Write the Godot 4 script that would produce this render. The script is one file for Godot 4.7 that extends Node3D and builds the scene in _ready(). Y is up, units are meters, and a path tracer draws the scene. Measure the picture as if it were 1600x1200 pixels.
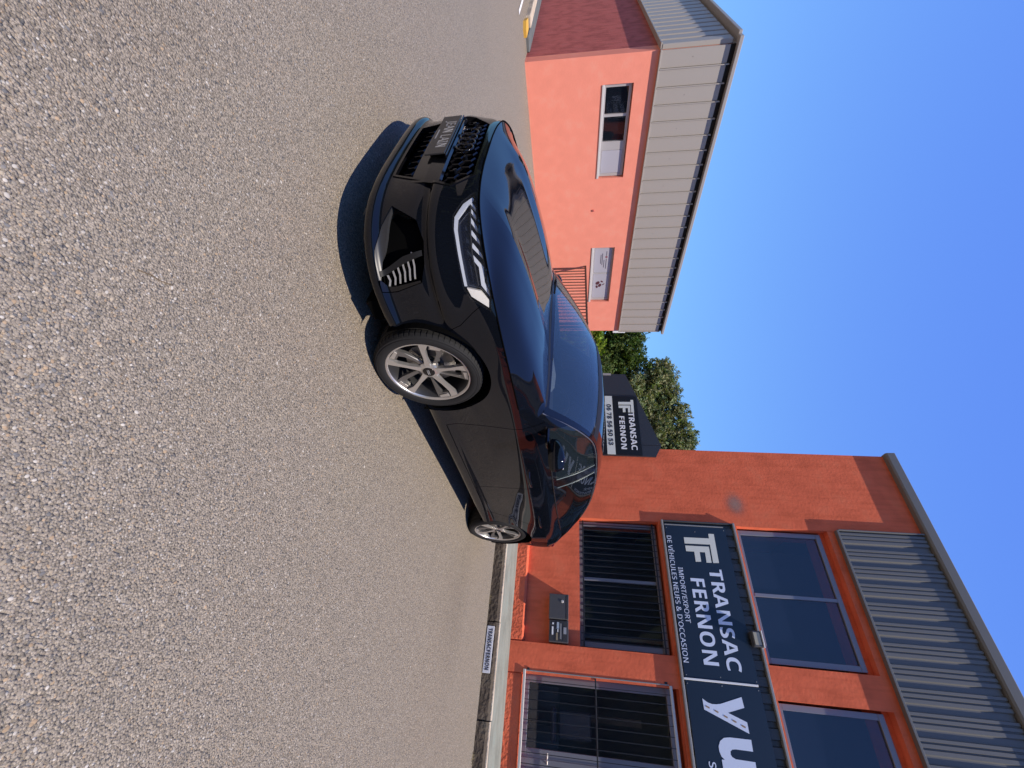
extends Node3D
# A parked black hatchback on an aggregate yard between two rendered business units, photographed with the camera rolled a quarter turn.

class MB:
	# collects triangles; every triangle is wound so that it faces its normals
	var v := PackedVector3Array()
	var n := PackedVector3Array()
	var uv := PackedVector2Array()
	var x := Transform3D()
	func tri(a: Vector3, b: Vector3, c: Vector3, na := Vector3.ZERO, nb := Vector3.ZERO, nc := Vector3.ZERO) -> void:
		a = x * a; b = x * b; c = x * c
		var g := (c - a).cross(b - a)
		if g.length_squared() < 1e-16: return
		if na == Vector3.ZERO:
			na = g.normalized(); nb = na; nc = na
		else:
			na = (x.basis * na).normalized(); nb = (x.basis * nb).normalized(); nc = (x.basis * nc).normalized()
			if g.dot(na + nb + nc) < 0.0:
				var t := b; b = c; c = t
				t = nb; nb = nc; nc = t
		v.append(a); v.append(b); v.append(c)
		n.append(na); n.append(nb); n.append(nc)
		uv.append(Vector2(a.x, a.y)); uv.append(Vector2(b.x, b.y)); uv.append(Vector2(c.x, c.y))
	func tri_out(a: Vector3, b: Vector3, c: Vector3, from: Vector3) -> void:
		if (c - a).cross(b - a).dot((a + b + c) / 3.0 - from) < 0.0: tri(a, c, b)
		else: tri(a, b, c)
	func quad(a: Vector3, b: Vector3, c: Vector3, d: Vector3) -> void:
		tri(a, b, c); tri(a, c, d)
	func quad_out(a: Vector3, b: Vector3, c: Vector3, d: Vector3, from: Vector3) -> void:
		tri_out(a, b, c, from); tri_out(a, c, d, from)
	func box(lo: Vector3, hi: Vector3, ch := 0.0) -> void:
		var m := (lo + hi) / 2.0
		var h := ((hi - lo) / 2.0).abs()
		ch = minf(ch, minf(h.x, minf(h.y, h.z)) * 0.9)
		var p := func(sx: float, sy: float, sz: float, k: int) -> Vector3:
			return m + Vector3(sx * (h.x - (ch if k != 0 else 0.0)), sy * (h.y - (ch if k != 1 else 0.0)), sz * (h.z - (ch if k != 2 else 0.0)))
		for s in [-1.0, 1.0]:
			quad_out(p.call(s, -1, -1, 0), p.call(s, 1, -1, 0), p.call(s, 1, 1, 0), p.call(s, -1, 1, 0), m)
			quad_out(p.call(-1, s, -1, 1), p.call(1, s, -1, 1), p.call(1, s, 1, 1), p.call(-1, s, 1, 1), m)
			quad_out(p.call(-1, -1, s, 2), p.call(1, -1, s, 2), p.call(1, 1, s, 2), p.call(-1, 1, s, 2), m)
		if ch > 0.0:
			for s in [-1.0, 1.0]:
				for t in [-1.0, 1.0]:
					quad_out(p.call(s, t, -1, 0), p.call(s, t, 1, 0), p.call(s, t, 1, 1), p.call(s, t, -1, 1), m)
					quad_out(p.call(s, -1, t, 0), p.call(s, 1, t, 0), p.call(s, 1, t, 2), p.call(s, -1, t, 2), m)
					quad_out(p.call(-1, s, t, 1), p.call(1, s, t, 1), p.call(1, s, t, 2), p.call(-1, s, t, 2), m)
					for r in [-1.0, 1.0]:
						tri_out(p.call(s, t, r, 0), p.call(s, t, r, 1), p.call(s, t, r, 2), m)
	func prism(poly: PackedVector2Array, o: Vector3, ex: Vector3, ey: Vector3, ez: Vector3) -> void:
		# a flat outline in (ex, ey) at o, given the thickness ez
		var idx := Geometry2D.triangulate_polygon(poly)
		var c := Vector2.ZERO
		for q in poly: c += q / poly.size()
		var at := func(q: Vector2) -> Vector3: return o + ex * q.x + ey * q.y
		for i in range(0, idx.size(), 3):
			var a: Vector3 = at.call(poly[idx[i]]); var b: Vector3 = at.call(poly[idx[i + 1]]); var d: Vector3 = at.call(poly[idx[i + 2]])
			tri_out(a, b, d, (a + b + d) / 3.0 + ez)
			tri_out(a + ez, b + ez, d + ez, (a + b + d) / 3.0)
		var cw := Geometry2D.is_polygon_clockwise(poly)
		for i in poly.size():
			var p := poly[i]; var q := poly[(i + 1) % poly.size()]
			var side := (q - p).orthogonal()
			if not cw: side = -side
			var a: Vector3 = at.call(p); var b: Vector3 = at.call(q)
			var inside := (a + b) / 2.0 + ez / 2.0 + (ex * side.x + ey * side.y)
			quad_out(a, b, b + ez, a + ez, inside)
	func tube(pts: PackedVector3Array, r: float, seg := 8, caps := true) -> void:
		var rings := []
		for i in pts.size():
			var d := (pts[mini(i + 1, pts.size() - 1)] - pts[maxi(i - 1, 0)]).normalized()
			var s := d.cross(Vector3.UP if absf(d.y) < 0.9 else Vector3.RIGHT).normalized()
			var t := d.cross(s)
			var ring := PackedVector3Array()
			for k in seg:
				var a := TAU * k / seg
				ring.append(s * cos(a) + t * sin(a))
			rings.append(ring)
		for i in pts.size() - 1:
			for k in seg:
				var l := (k + 1) % seg
				var a: Vector3 = rings[i][k]; var b: Vector3 = rings[i][l]; var c: Vector3 = rings[i + 1][l]; var d: Vector3 = rings[i + 1][k]
				tri(pts[i] + a * r, pts[i] + b * r, pts[i + 1] + c * r, a, b, c)
				tri(pts[i] + a * r, pts[i + 1] + c * r, pts[i + 1] + d * r, a, c, d)
		if caps:
			for e in [0, pts.size() - 1]:
				for k in range(1, seg - 1):
					tri_out(pts[e] + rings[e][0] * r, pts[e] + rings[e][k] * r, pts[e] + rings[e][k + 1] * r, pts[1 if e == 0 else e - 1])
	func lathe(prof: PackedVector2Array, seg := 64, smooth := true) -> void:
		# profile of (radius, along z), turned about z
		var nn := PackedVector2Array()
		for i in prof.size() - 1:
			var d := prof[i + 1] - prof[i]
			nn.append(Vector2(d.y, -d.x).normalized())
		for i in prof.size() - 1:
			for k in seg:
				var a0 := TAU * k / seg; var a1 := TAU * (k + 1) / seg
				var u0 := Vector3(cos(a0), sin(a0), 0); var u1 := Vector3(cos(a1), sin(a1), 0)
				var ra: Vector2 = nn[i]; var rb: Vector2 = nn[i]
				if smooth and i > 0 and nn[i - 1].dot(nn[i]) > 0.6: ra = (nn[i - 1] + nn[i]).normalized()
				if smooth and i < nn.size() - 1 and nn[i + 1].dot(nn[i]) > 0.6: rb = (nn[i + 1] + nn[i]).normalized()
				var p := prof[i]; var q := prof[i + 1]
				var m00 := p.x; var m01 := p.x; var m10 := q.x; var m11 := q.x
				var A := u0 * m00 + Vector3(0, 0, p.y); var B := u1 * m01 + Vector3(0, 0, p.y)
				var C := u1 * m11 + Vector3(0, 0, q.y); var D := u0 * m10 + Vector3(0, 0, q.y)
				var nA := u0 * ra.x + Vector3(0, 0, ra.y); var nB := u1 * ra.x + Vector3(0, 0, ra.y)
				var nC := u1 * rb.x + Vector3(0, 0, rb.y); var nD := u0 * rb.x + Vector3(0, 0, rb.y)
				tri(A, B, C, nA, nB, nC); tri(A, C, D, nA, nC, nD)
	func mesh() -> ArrayMesh:
		var m := ArrayMesh.new()
		if v.is_empty(): return m
		var arr := []
		arr.resize(Mesh.ARRAY_MAX)
		arr[Mesh.ARRAY_VERTEX] = v; arr[Mesh.ARRAY_NORMAL] = n; arr[Mesh.ARRAY_TEX_UV] = uv
		m.add_surface_from_arrays(Mesh.PRIMITIVE_TRIANGLES, arr)
		return m

var M := {}
var taken := {}
var W := Transform3D()   # world to the thing being built
func nb() -> MB:
	var b := MB.new()
	b.x = W
	return b

func thing(called: String, label: String, category: String, group := "", where := Transform3D()) -> Node3D:
	var o := Node3D.new()
	o.name = numbered(called)
	o.transform = where
	W = where.affine_inverse()
	tag(o, label, category, group)
	add_child(o)
	return o
func at(x: float, y: float, z: float) -> Transform3D:
	return Transform3D(Basis(), Vector3(x, y, z))
func numbered(called: String) -> String:
	var k: int = taken.get(called, 0)
	taken[called] = k + 1
	return called if k == 0 else "%s_%03d" % [called, k]
func tag(o: Node, label: String, category: String, group := "") -> void:
	o.set_meta("label", label); o.set_meta("category", category)
	if group: o.set_meta("group", group)
func part(called: String, b: MB, m: Material, parent: Node) -> MeshInstance3D:
	return part_mesh(called, b.mesh(), m, parent)
func part_mesh(called: String, mesh: Mesh, m: Material, parent: Node) -> MeshInstance3D:
	var o := MeshInstance3D.new()
	var k := 0
	var nm := called
	while parent.has_node(NodePath(nm)):
		k += 1
		nm = "%s_%03d" % [called, k]
	o.name = nm
	o.mesh = mesh
	o.material_override = m
	parent.add_child(o)
	return o
func struct(called: String, b: MB, m: Material) -> MeshInstance3D:
	var o := MeshInstance3D.new()
	o.name = numbered(called); o.mesh = b.mesh(); o.material_override = m
	o.set_meta("kind", "structure")
	o.set_meta("label", called.replace("_", " "))
	add_child(o)
	return o
func bx(called: String, lo: Vector3, hi: Vector3, m: Material, parent: Node, ch := 0.0) -> MeshInstance3D:
	var b := nb()
	b.box(lo, hi, ch)
	return part(called, b, m, parent)

func mat(lin: Color, rough := 0.6, metal := 0.0, spec := 0.5) -> StandardMaterial3D:
	var m := StandardMaterial3D.new()
	m.albedo_color = lin.linear_to_srgb()
	m.roughness = rough; m.metallic = metal; m.metallic_specular = spec
	return m
func noise(type: int, freq: float, sd: int, octaves := 4) -> FastNoiseLite:
	var f := FastNoiseLite.new()
	f.noise_type = type; f.frequency = freq; f.seed = sd
	f.fractal_octaves = octaves
	if octaves < 2: f.fractal_type = FastNoiseLite.FRACTAL_NONE
	return f
func ntex(f: FastNoiseLite, size: int, ramp: Gradient = null, norm := true) -> NoiseTexture2D:
	var t := NoiseTexture2D.new()
	t.width = size; t.height = size; t.seamless = true; t.noise = f; t.normalize = norm
	t.seamless_blend_skirt = 0.1
	if ramp: t.color_ramp = ramp
	return t
func ramp(stops: Array) -> Gradient:
	var g := Gradient.new()
	var off := PackedFloat32Array(); var col := PackedColorArray()
	for s in stops:
		off.append(s[0]); col.append((s[1] as Color).linear_to_srgb())
	g.offsets = off; g.colors = col
	return g
func plaster(lin: Color, seed_: int, relief: float, vary := 0.12) -> StandardMaterial3D:
	# rough render: fine grain in relief, broad uneven tone
	var m := mat(Color.WHITE, 0.92, 0.0, 0.25)
	m.albedo_texture = ntex(noise(FastNoiseLite.TYPE_SIMPLEX, 0.006, seed_, 5), 512, ramp([[0.0, lin * (1.0 - vary)], [0.45, lin], [0.62, lin * (1.0 + vary * 0.4)], [1.0, lin.lerp(Color(lin.r, lin.g * 1.25, lin.b * 1.3), 0.5)]]))
	m.heightmap_enabled = true
	m.heightmap_texture = T_grain
	m.heightmap_scale = relief
	m.uv1_triplanar = true; m.uv1_world_triplanar = true
	m.uv1_scale = Vector3.ONE * 0.55
	return m
var T_grain: NoiseTexture2D
var T_smudge: NoiseTexture2D

func ground_y(x: float) -> float:
	return 0.03195 * clampf(x, -60.0, 11.0)

func text(s: String, bold: bool, w: float, h: float, depth := 0.004) -> Mesh:
	# the lettering's mesh is fitted to w by h metres, its lower left corner at the origin
	var f := SystemFont.new()
	f.font_names = PackedStringArray(["Droid Sans"])
	f.font_weight = 700 if bold else 400
	var t := TextMesh.new()
	t.text = s; t.font = f; t.font_size = 64; t.pixel_size = 0.01; t.depth = 0.05; t.curve_step = 1.0
	t.horizontal_alignment = HORIZONTAL_ALIGNMENT_LEFT
	var arr := t.get_mesh_arrays() if t.get_surface_count() == 0 else t.surface_get_arrays(0)
	var vs: PackedVector3Array = arr[Mesh.ARRAY_VERTEX]
	var box := AABB(vs[0], Vector3.ZERO)
	for p in vs: box = box.expand(p)
	var idx = arr[Mesh.ARRAY_INDEX]
	var b := MB.new()
	var fit := func(p: Vector3) -> Vector3: return Vector3((p.x - box.position.x) / box.size.x * w, (p.y - box.position.y) / box.size.y * h, (p.z - box.position.z) / box.size.z * depth)
	var nrm: PackedVector3Array = arr[Mesh.ARRAY_NORMAL]
	if idx == null or (idx as PackedInt32Array).is_empty(): idx = PackedInt32Array(range(vs.size()))
	for i in range(0, idx.size(), 3):
		var n0: Vector3 = nrm[idx[i]] + nrm[idx[i + 1]] + nrm[idx[i + 2]]
		n0 = Vector3(n0.x / w * box.size.x, n0.y / h * box.size.y, n0.z * 10.0).normalized()
		b.tri(fit.call(vs[idx[i]]), fit.call(vs[idx[i + 1]]), fit.call(vs[idx[i + 2]]), n0, n0, n0)
	return b.mesh()
func _ready() -> void:
	# ---- camera (rolled a quarter turn, as the photograph is), sky, sun, exposure
	var cam := Camera3D.new()
	cam.name = "camera"
	cam.keep_aspect = Camera3D.KEEP_HEIGHT
	cam.fov = 86.66
	cam.near = 0.05; cam.far = 900.0
	var up := Basis(Vector3.UP, deg_to_rad(-52.6786)) * Basis(Vector3.RIGHT, deg_to_rad(-7.5757)) * Basis(Vector3.BACK, deg_to_rad(0.8032))
	cam.transform = Transform3D(Basis(up.y, -up.x, up.z), Vector3(0, 1.16705, 0))
	add_child(cam)
	cam.current = true
	var env := Environment.new()
	env.background_mode = Environment.BG_SKY
	var psm := ProceduralSkyMaterial.new()
	psm.sky_top_color = Color(0.342, 0.505, 0.895)
	psm.sky_horizon_color = Color(0.565, 0.82, 1.0)
	psm.sky_curve = 0.27
	psm.ground_bottom_color = Color(0.42, 0.40, 0.38)
	psm.ground_horizon_color = Color(0.55, 0.60, 0.66)
	psm.sun_angle_max = 1.0
	var sky := Sky.new()
	sky.sky_material = psm
	env.sky = sky
	env.tonemap_mode = Environment.TONE_MAPPER_LINEAR
	env.tonemap_exposure = 1.16
	env.sdfgi_enabled = true; env.ssao_enabled = true; env.ssil_enabled = true
	var we := WorldEnvironment.new()
	we.name = "environment"; we.environment = env
	add_child(we)
	var sun := DirectionalLight3D.new()
	sun.name = "sun"
	sun.light_color = Color(1.0, 0.955, 0.89)
	sun.light_energy = 1.5
	sun.light_angular_distance = 0.5
	sun.shadow_enabled = true
	sun.basis = Basis.looking_at(-Vector3(-0.21, 1.0, 0.48).normalized(), Vector3.UP)
	add_child(sun)
	make_materials()
	build_ground()
	build_main_building()
	build_left_building()
	build_street_things()
	build_trees()
	build_added_hedge()
	build_pebbles()
	build_car()

func make_materials() -> void:
	T_grain = ntex(noise(FastNoiseLite.TYPE_SIMPLEX, 0.022, 5, 6), 1024)
	T_smudge = ntex(noise(FastNoiseLite.TYPE_SIMPLEX, 0.012, 9, 4), 512)
	M.orange = plaster(Color(0.74, 0.158, 0.078), 11, 0.16)
	M.orange_rough = plaster(Color(0.70, 0.148, 0.072), 12, 0.9, 0.2)
	M.orange_stain = plaster(Color(0.42, 0.16, 0.11), 13, 0.16)
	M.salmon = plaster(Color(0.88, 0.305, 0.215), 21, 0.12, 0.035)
	M.salmon_shaded = plaster(Color(0.50, 0.135, 0.115), 22, 0.35, 0.22)  # side wall: weaker sun put into a darker colour; render also rougher
	streaked(M.orange, 61, 0.87); streaked(M.salmon_shaded, 63, 0.74)
	M.clad_dark = mat(Color(0.135, 0.133, 0.129), 0.45, 0.0, 0.5)
	M.clad_fascia = mat(Color(0.05, 0.052, 0.056), 0.45)
	M.gutter = mat(Color(0.17, 0.16, 0.145), 0.5)
	M.clad_light = mat(Color(0.375, 0.338, 0.30), 0.5)
	M.cap_light = mat(Color(0.36, 0.33, 0.31), 0.45)
	M.flash = mat(Color(0.30, 0.29, 0.28), 0.4, 0.3)
	M.frame = mat(Color(0.21, 0.215, 0.25), 0.35, 0.2)
	M.frame_white = mat(Color(0.62, 0.60, 0.58), 0.4)
	M.bar = mat(Color(0.022, 0.024, 0.03), 0.45, 0.3)
	M.steel_light = mat(Color(0.62, 0.58, 0.53), 0.4, 0.2)
	M.navy = mat(Color(0.0085, 0.0175, 0.037), 0.35)
	M.black_board = mat(Color(0.004, 0.0055, 0.009), 0.4)
	M.cream = mat(Color(0.66, 0.68, 0.62), 0.55)
	M.white_letter = mat(Color(0.66, 0.74, 0.90), 0.5)
	M.white = mat(Color(0.78, 0.79, 0.80), 0.5)
	M.tan = mat(Color(0.30, 0.20, 0.13), 0.6)
	M.ink = mat(Color(0.02, 0.022, 0.03), 0.6)
	M.slate = mat(Color(0.026, 0.031, 0.042), 0.5)
	M.mail = mat(Color(0.085, 0.085, 0.092), 0.38, 0.2)
	M.mail_dark = mat(Color(0.035, 0.035, 0.04), 0.5)
	M.concrete = plaster(Color(0.235, 0.245, 0.215), 31, .6, 0.18)
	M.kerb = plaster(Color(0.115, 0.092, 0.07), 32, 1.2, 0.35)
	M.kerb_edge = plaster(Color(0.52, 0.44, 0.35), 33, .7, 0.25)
	M.footing = plaster(Color(0.13, 0.14, 0.145), 34, .7, 0.2)
	M.yellow = mat(Color(0.66, 0.38, 0.06), 0.8)
	M.road_white = mat(Color(0.75, 0.74, 0.72), 0.8)
	M.dark_room = mat(Color(0.06, 0.07, 0.075), 0.9)
	M.room_wall = mat(Color(0.26, 0.29, 0.27), 0.9)
	M.pane = glass(Color(0.02, 0.03, 0.05, 0.16))
	M.pane_blue = glass(Color(0.015, 0.022, 0.06, 0.35))
	M.panel_lilac = mat(Color(0.42, 0.41, 0.46), 0.5)
	M.bronze = mat(Color(0.075, 0.05, 0.042), 0.5, 0.2)
	M.shadow_dark = mat(Color(0.012, 0.011, 0.011), 0.9)
	M.frame_pale = mat(Color(0.42, 0.40, 0.40), 0.4)
	# yard: aggregate stones in a weathered binder
	var g := StandardMaterial3D.new()
	var cells := noise(FastNoiseLite.TYPE_CELLULAR, 0.125, 41, 1)
	cells.cellular_return_type = FastNoiseLite.RETURN_CELL_VALUE
	cells.cellular_jitter = 1.0
	var c := Color(0.318, 0.272, 0.217)
	g.albedo_texture = ntex(cells, 2048, ramp([[0.0, Color(0.13, 0.125, 0.125)], [0.03, Color(0.15, 0.145, 0.14)], [0.06, c * 0.66], [0.25, c * 0.80], [0.5, c], [0.72, c * 1.16], [0.90, c * 1.36], [0.94, Color(0.43, 0.37, 0.29)], [0.965, Color(0.42, 0.30, 0.19)], [0.985, Color(0.50, 0.46, 0.40)], [1.0, Color(0.58, 0.55, 0.50)]]))
	var gaps := noise(FastNoiseLite.TYPE_CELLULAR, 0.125, 41, 1)
	gaps.cellular_return_type = FastNoiseLite.RETURN_DISTANCE
	gaps.cellular_jitter = 1.0
	(g.albedo_texture as NoiseTexture2D).seamless = false
	g.heightmap_enabled = true
	g.heightmap_texture = ntex(gaps, 2048, ramp([[0.0, Color.WHITE], [0.35, Color(0.75, 0.75, 0.75)], [0.7, Color(0.22, 0.22, 0.22)], [1.0, Color.BLACK]]))
	g.heightmap_scale = 0.85
	(g.heightmap_texture as NoiseTexture2D).seamless = false
	g.detail_enabled = true
	g.detail_blend_mode = BaseMaterial3D.BLEND_MODE_MUL
	g.detail_uv_layer = BaseMaterial3D.DETAIL_UV_1
	g.detail_albedo = ntex(noise(FastNoiseLite.TYPE_SIMPLEX, 0.20, 43, 3), 2048, ramp([[0.0, Color(0.42, 0.41, 0.40)], [0.35, Color(0.76, 0.76, 0.75)], [0.6, Color(0.97, 0.97, 0.97)], [1.0, Color(1.0, 1.0, 1.0)]]))
	(g.detail_albedo as NoiseTexture2D).seamless = false
	g.vertex_color_use_as_albedo = true
	g.roughness = 0.93; g.metallic_specular = 0.3
	g.uv1_triplanar = true; g.uv1_world_triplanar = true
	g.uv1_scale = Vector3.ONE * 0.74
	M.yard = g

func streaked(m: StandardMaterial3D, sd: int, low: float) -> StandardMaterial3D:
	# rain streaks and fading, drawn out downwards
	var t := ntex(noise(FastNoiseLite.TYPE_SIMPLEX, 0.03, sd, 5), 512, ramp([[0.0, Color(low, low * 0.98, low * 0.96)], [0.4, Color(0.96, 0.96, 0.95)], [0.6, Color.WHITE], [1.0, Color.WHITE]]))
	t.height = 48
	m.detail_enabled = true
	m.detail_blend_mode = BaseMaterial3D.BLEND_MODE_MUL
	m.detail_uv_layer = BaseMaterial3D.DETAIL_UV_1
	m.detail_albedo = t
	return m

func glass(c: Color) -> StandardMaterial3D:
	var m := StandardMaterial3D.new()
	m.transparency = BaseMaterial3D.TRANSPARENCY_ALPHA
	m.albedo_color = Color(c.linear_to_srgb(), c.a)
	m.roughness = 0.02
	m.metallic_specular = 0.5
	return m

func build_ground() -> void:
	# one sheet to the horizon, gently rising towards the main building; vertex colours hold the broad wear of the paving
	var xs := [-400.0, -150.0, -60.0]
	var zs := [-400.0, -150.0, -70.0, -45.0]
	var t := -20.0
	while t < 12.01:
		xs.append(t); t += 0.2 if t > -3.0 else 2.0
	xs.append_array([20.0, 60.0, 150.0, 400.0])
	t = -30.0
	while t < 6.01:
		zs.append(t); t += 0.25 if t > -13.0 else 1.0
	zs.append_array([10.0, 20.0, 60.0, 150.0, 400.0])
	var f := noise(FastNoiseLite.TYPE_SIMPLEX, 0.33, 77, 4)
	var f2 := noise(FastNoiseLite.TYPE_SIMPLEX, 0.06, 78, 3)
	var vs := PackedVector3Array(); var ns := PackedVector3Array(); var cs := PackedColorArray(); var ix := PackedInt32Array()
	for i in xs.size():
		for j in zs.size():
			var x: float = xs[i]; var z: float = zs[j]
			vs.append(Vector3(x, ground_y(x), z))
			ns.append(Vector3(-0.03195 if absf(x) < 11.0 else 0.0, 1, 0).normalized())
			var k := 1.0 + 0.10 * f.get_noise_2d(x, z * 0.45) + 0.10 * f2.get_noise_2d(x, z)
			# a swept, paler strip runs along the foot of the kerb
			k += 0.16 * exp(-pow((x - 5.5 - 0.05 * z) / 0.35, 2.0))
			# faint wheel tracks along the yard, a few old oil marks
			k -= 0.05 * exp(-pow((x - 3.1 - 0.3 * f2.get_noise_1d(z)) / 0.22, 2.0)) + 0.05 * exp(-pow((x - 4.6 - 0.3 * f2.get_noise_1d(z)) / 0.22, 2.0))
			for sp in [[1.1, 0.55, 0.28, 0.18], [2.6, 0.9, 0.2, 0.14], [4.4, -0.6, 0.35, 0.10], [-0.6, -3.6, 0.5, 0.10], [3.6, 1.9, 0.3, 0.12], [0.2, -1.4, 0.16, 0.12]]:
				k -= sp[3] * exp(-(pow(x - sp[0], 2.0) + pow(z - sp[1], 2.0)) / (sp[2] * sp[2]))
			var warm := 0.03 * f2.get_noise_2d(x + 50.0, z)
			cs.append(Color(k * (1.0 + warm), k, k * (1.0 - warm)))
	for i in xs.size() - 1:
		for j in zs.size() - 1:
			var a := i * zs.size() + j
			var b := a + zs.size()
			ix.append_array([a, b, a + 1, b, b + 1, a + 1])
	var arr := []
	arr.resize(Mesh.ARRAY_MAX)
	arr[Mesh.ARRAY_VERTEX] = vs; arr[Mesh.ARRAY_NORMAL] = ns; arr[Mesh.ARRAY_COLOR] = cs; arr[Mesh.ARRAY_INDEX] = ix
	var m := ArrayMesh.new()
	m.add_surface_from_arrays(Mesh.PRIMITIVE_TRIANGLES, arr)
	var o := MeshInstance3D.new()
	o.name = "ground"; o.mesh = m; o.material_override = M.yard
	o.set_meta("kind", "structure"); o.set_meta("label", "pale aggregate yard")
	add_child(o)

const XF := 7.5      # front plane of the main building
const EX := Vector3(0, 0, 1)   # along its front, to the right as one faces it
const EY := Vector3(0, 1, 0)
const EZ := Vector3(-1, 0, 0)  # out of its front

func lettering(called: String, s: String, bold: bool, z0: float, z1: float, y0: float, y1: float, x: float, m: Material, parent: Node) -> void:
	var o := part_mesh(called, text(s, bold, z1 - z0, y1 - y0), m, parent)
	o.transform = W * Transform3D(Basis(EX, EY, EZ), Vector3(x, y0, z0))
func flat_shape(called: String, pts: Array, x: float, m: Material, parent: Node, deep := 0.004) -> MeshInstance3D:
	# an outline in (z, y) on the front, standing proud of it
	var b := nb()
	var pp := PackedVector2Array()
	for p in pts: pp.append(Vector2(p[0], p[1]))
	b.prism(pp, Vector3(x, 0, 0), EX, EY, EZ * deep)
	return part(called, b, m, parent)

func corrugated(z0: float, z1: float, y0: float, y1: float, x: float, prof: Array) -> MB:
	# one sheet of ribbed metal, its section given as (share of width, outward)
	var b := nb()
	for i in prof.size() - 1:
		var p: Array = prof[i]; var q: Array = prof[i + 1]
		var a := Vector3(x - p[1], y0, lerpf(z0, z1, p[0])); var c := Vector3(x - q[1], y0, lerpf(z0, z1, q[0]))
		var h := Vector3(0, y1 - y0, 0)
		b.quad_out(a, c, c + h, a + h, Vector3(x + 5.0, (y0 + y1) / 2, (a.z + c.z) / 2))
	return b

func window_unit(parent: Node, z0: float, z1: float, y0: float, y1: float, x: float, mull: Array, fr: float, m: Material, glassm: Material, deep := 0.06) -> Node3D:
	# frame, mullions and panes set into the wall at x
	var b := nb()
	b.box(Vector3(x, y0, z0), Vector3(x + deep, y0 + fr, z1), 0.004)
	b.box(Vector3(x, y1 - fr, z0), Vector3(x + deep, y1, z1), 0.004)
	b.box(Vector3(x + 0.001, y0 + fr, z0), Vector3(x + deep, y1 - fr, z0 + fr), 0.004)
	b.box(Vector3(x + 0.001, y0 + fr, z1 - fr), Vector3(x + deep, y1 - fr, z1), 0.004)
	var w := part("window", b, m, parent)
	var edges := [z0 + fr]
	for q in mull:
		bx("mullion", Vector3(x - 0.004, y0 + fr, q - 0.025), Vector3(x + deep - 0.003, y1 - fr, q + 0.025), m, w, 0.004)
		edges.append(q - 0.025); edges.append(q + 0.025)
	edges.append(z1 - fr)
	for i in range(0, edges.size(), 2):
		bx("pane", Vector3(x + deep * 0.5, y0 + fr, edges[i]), Vector3(x + deep * 0.5 + 0.006, y1 - fr, edges[i + 1]), glassm, w)
	return w

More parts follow.
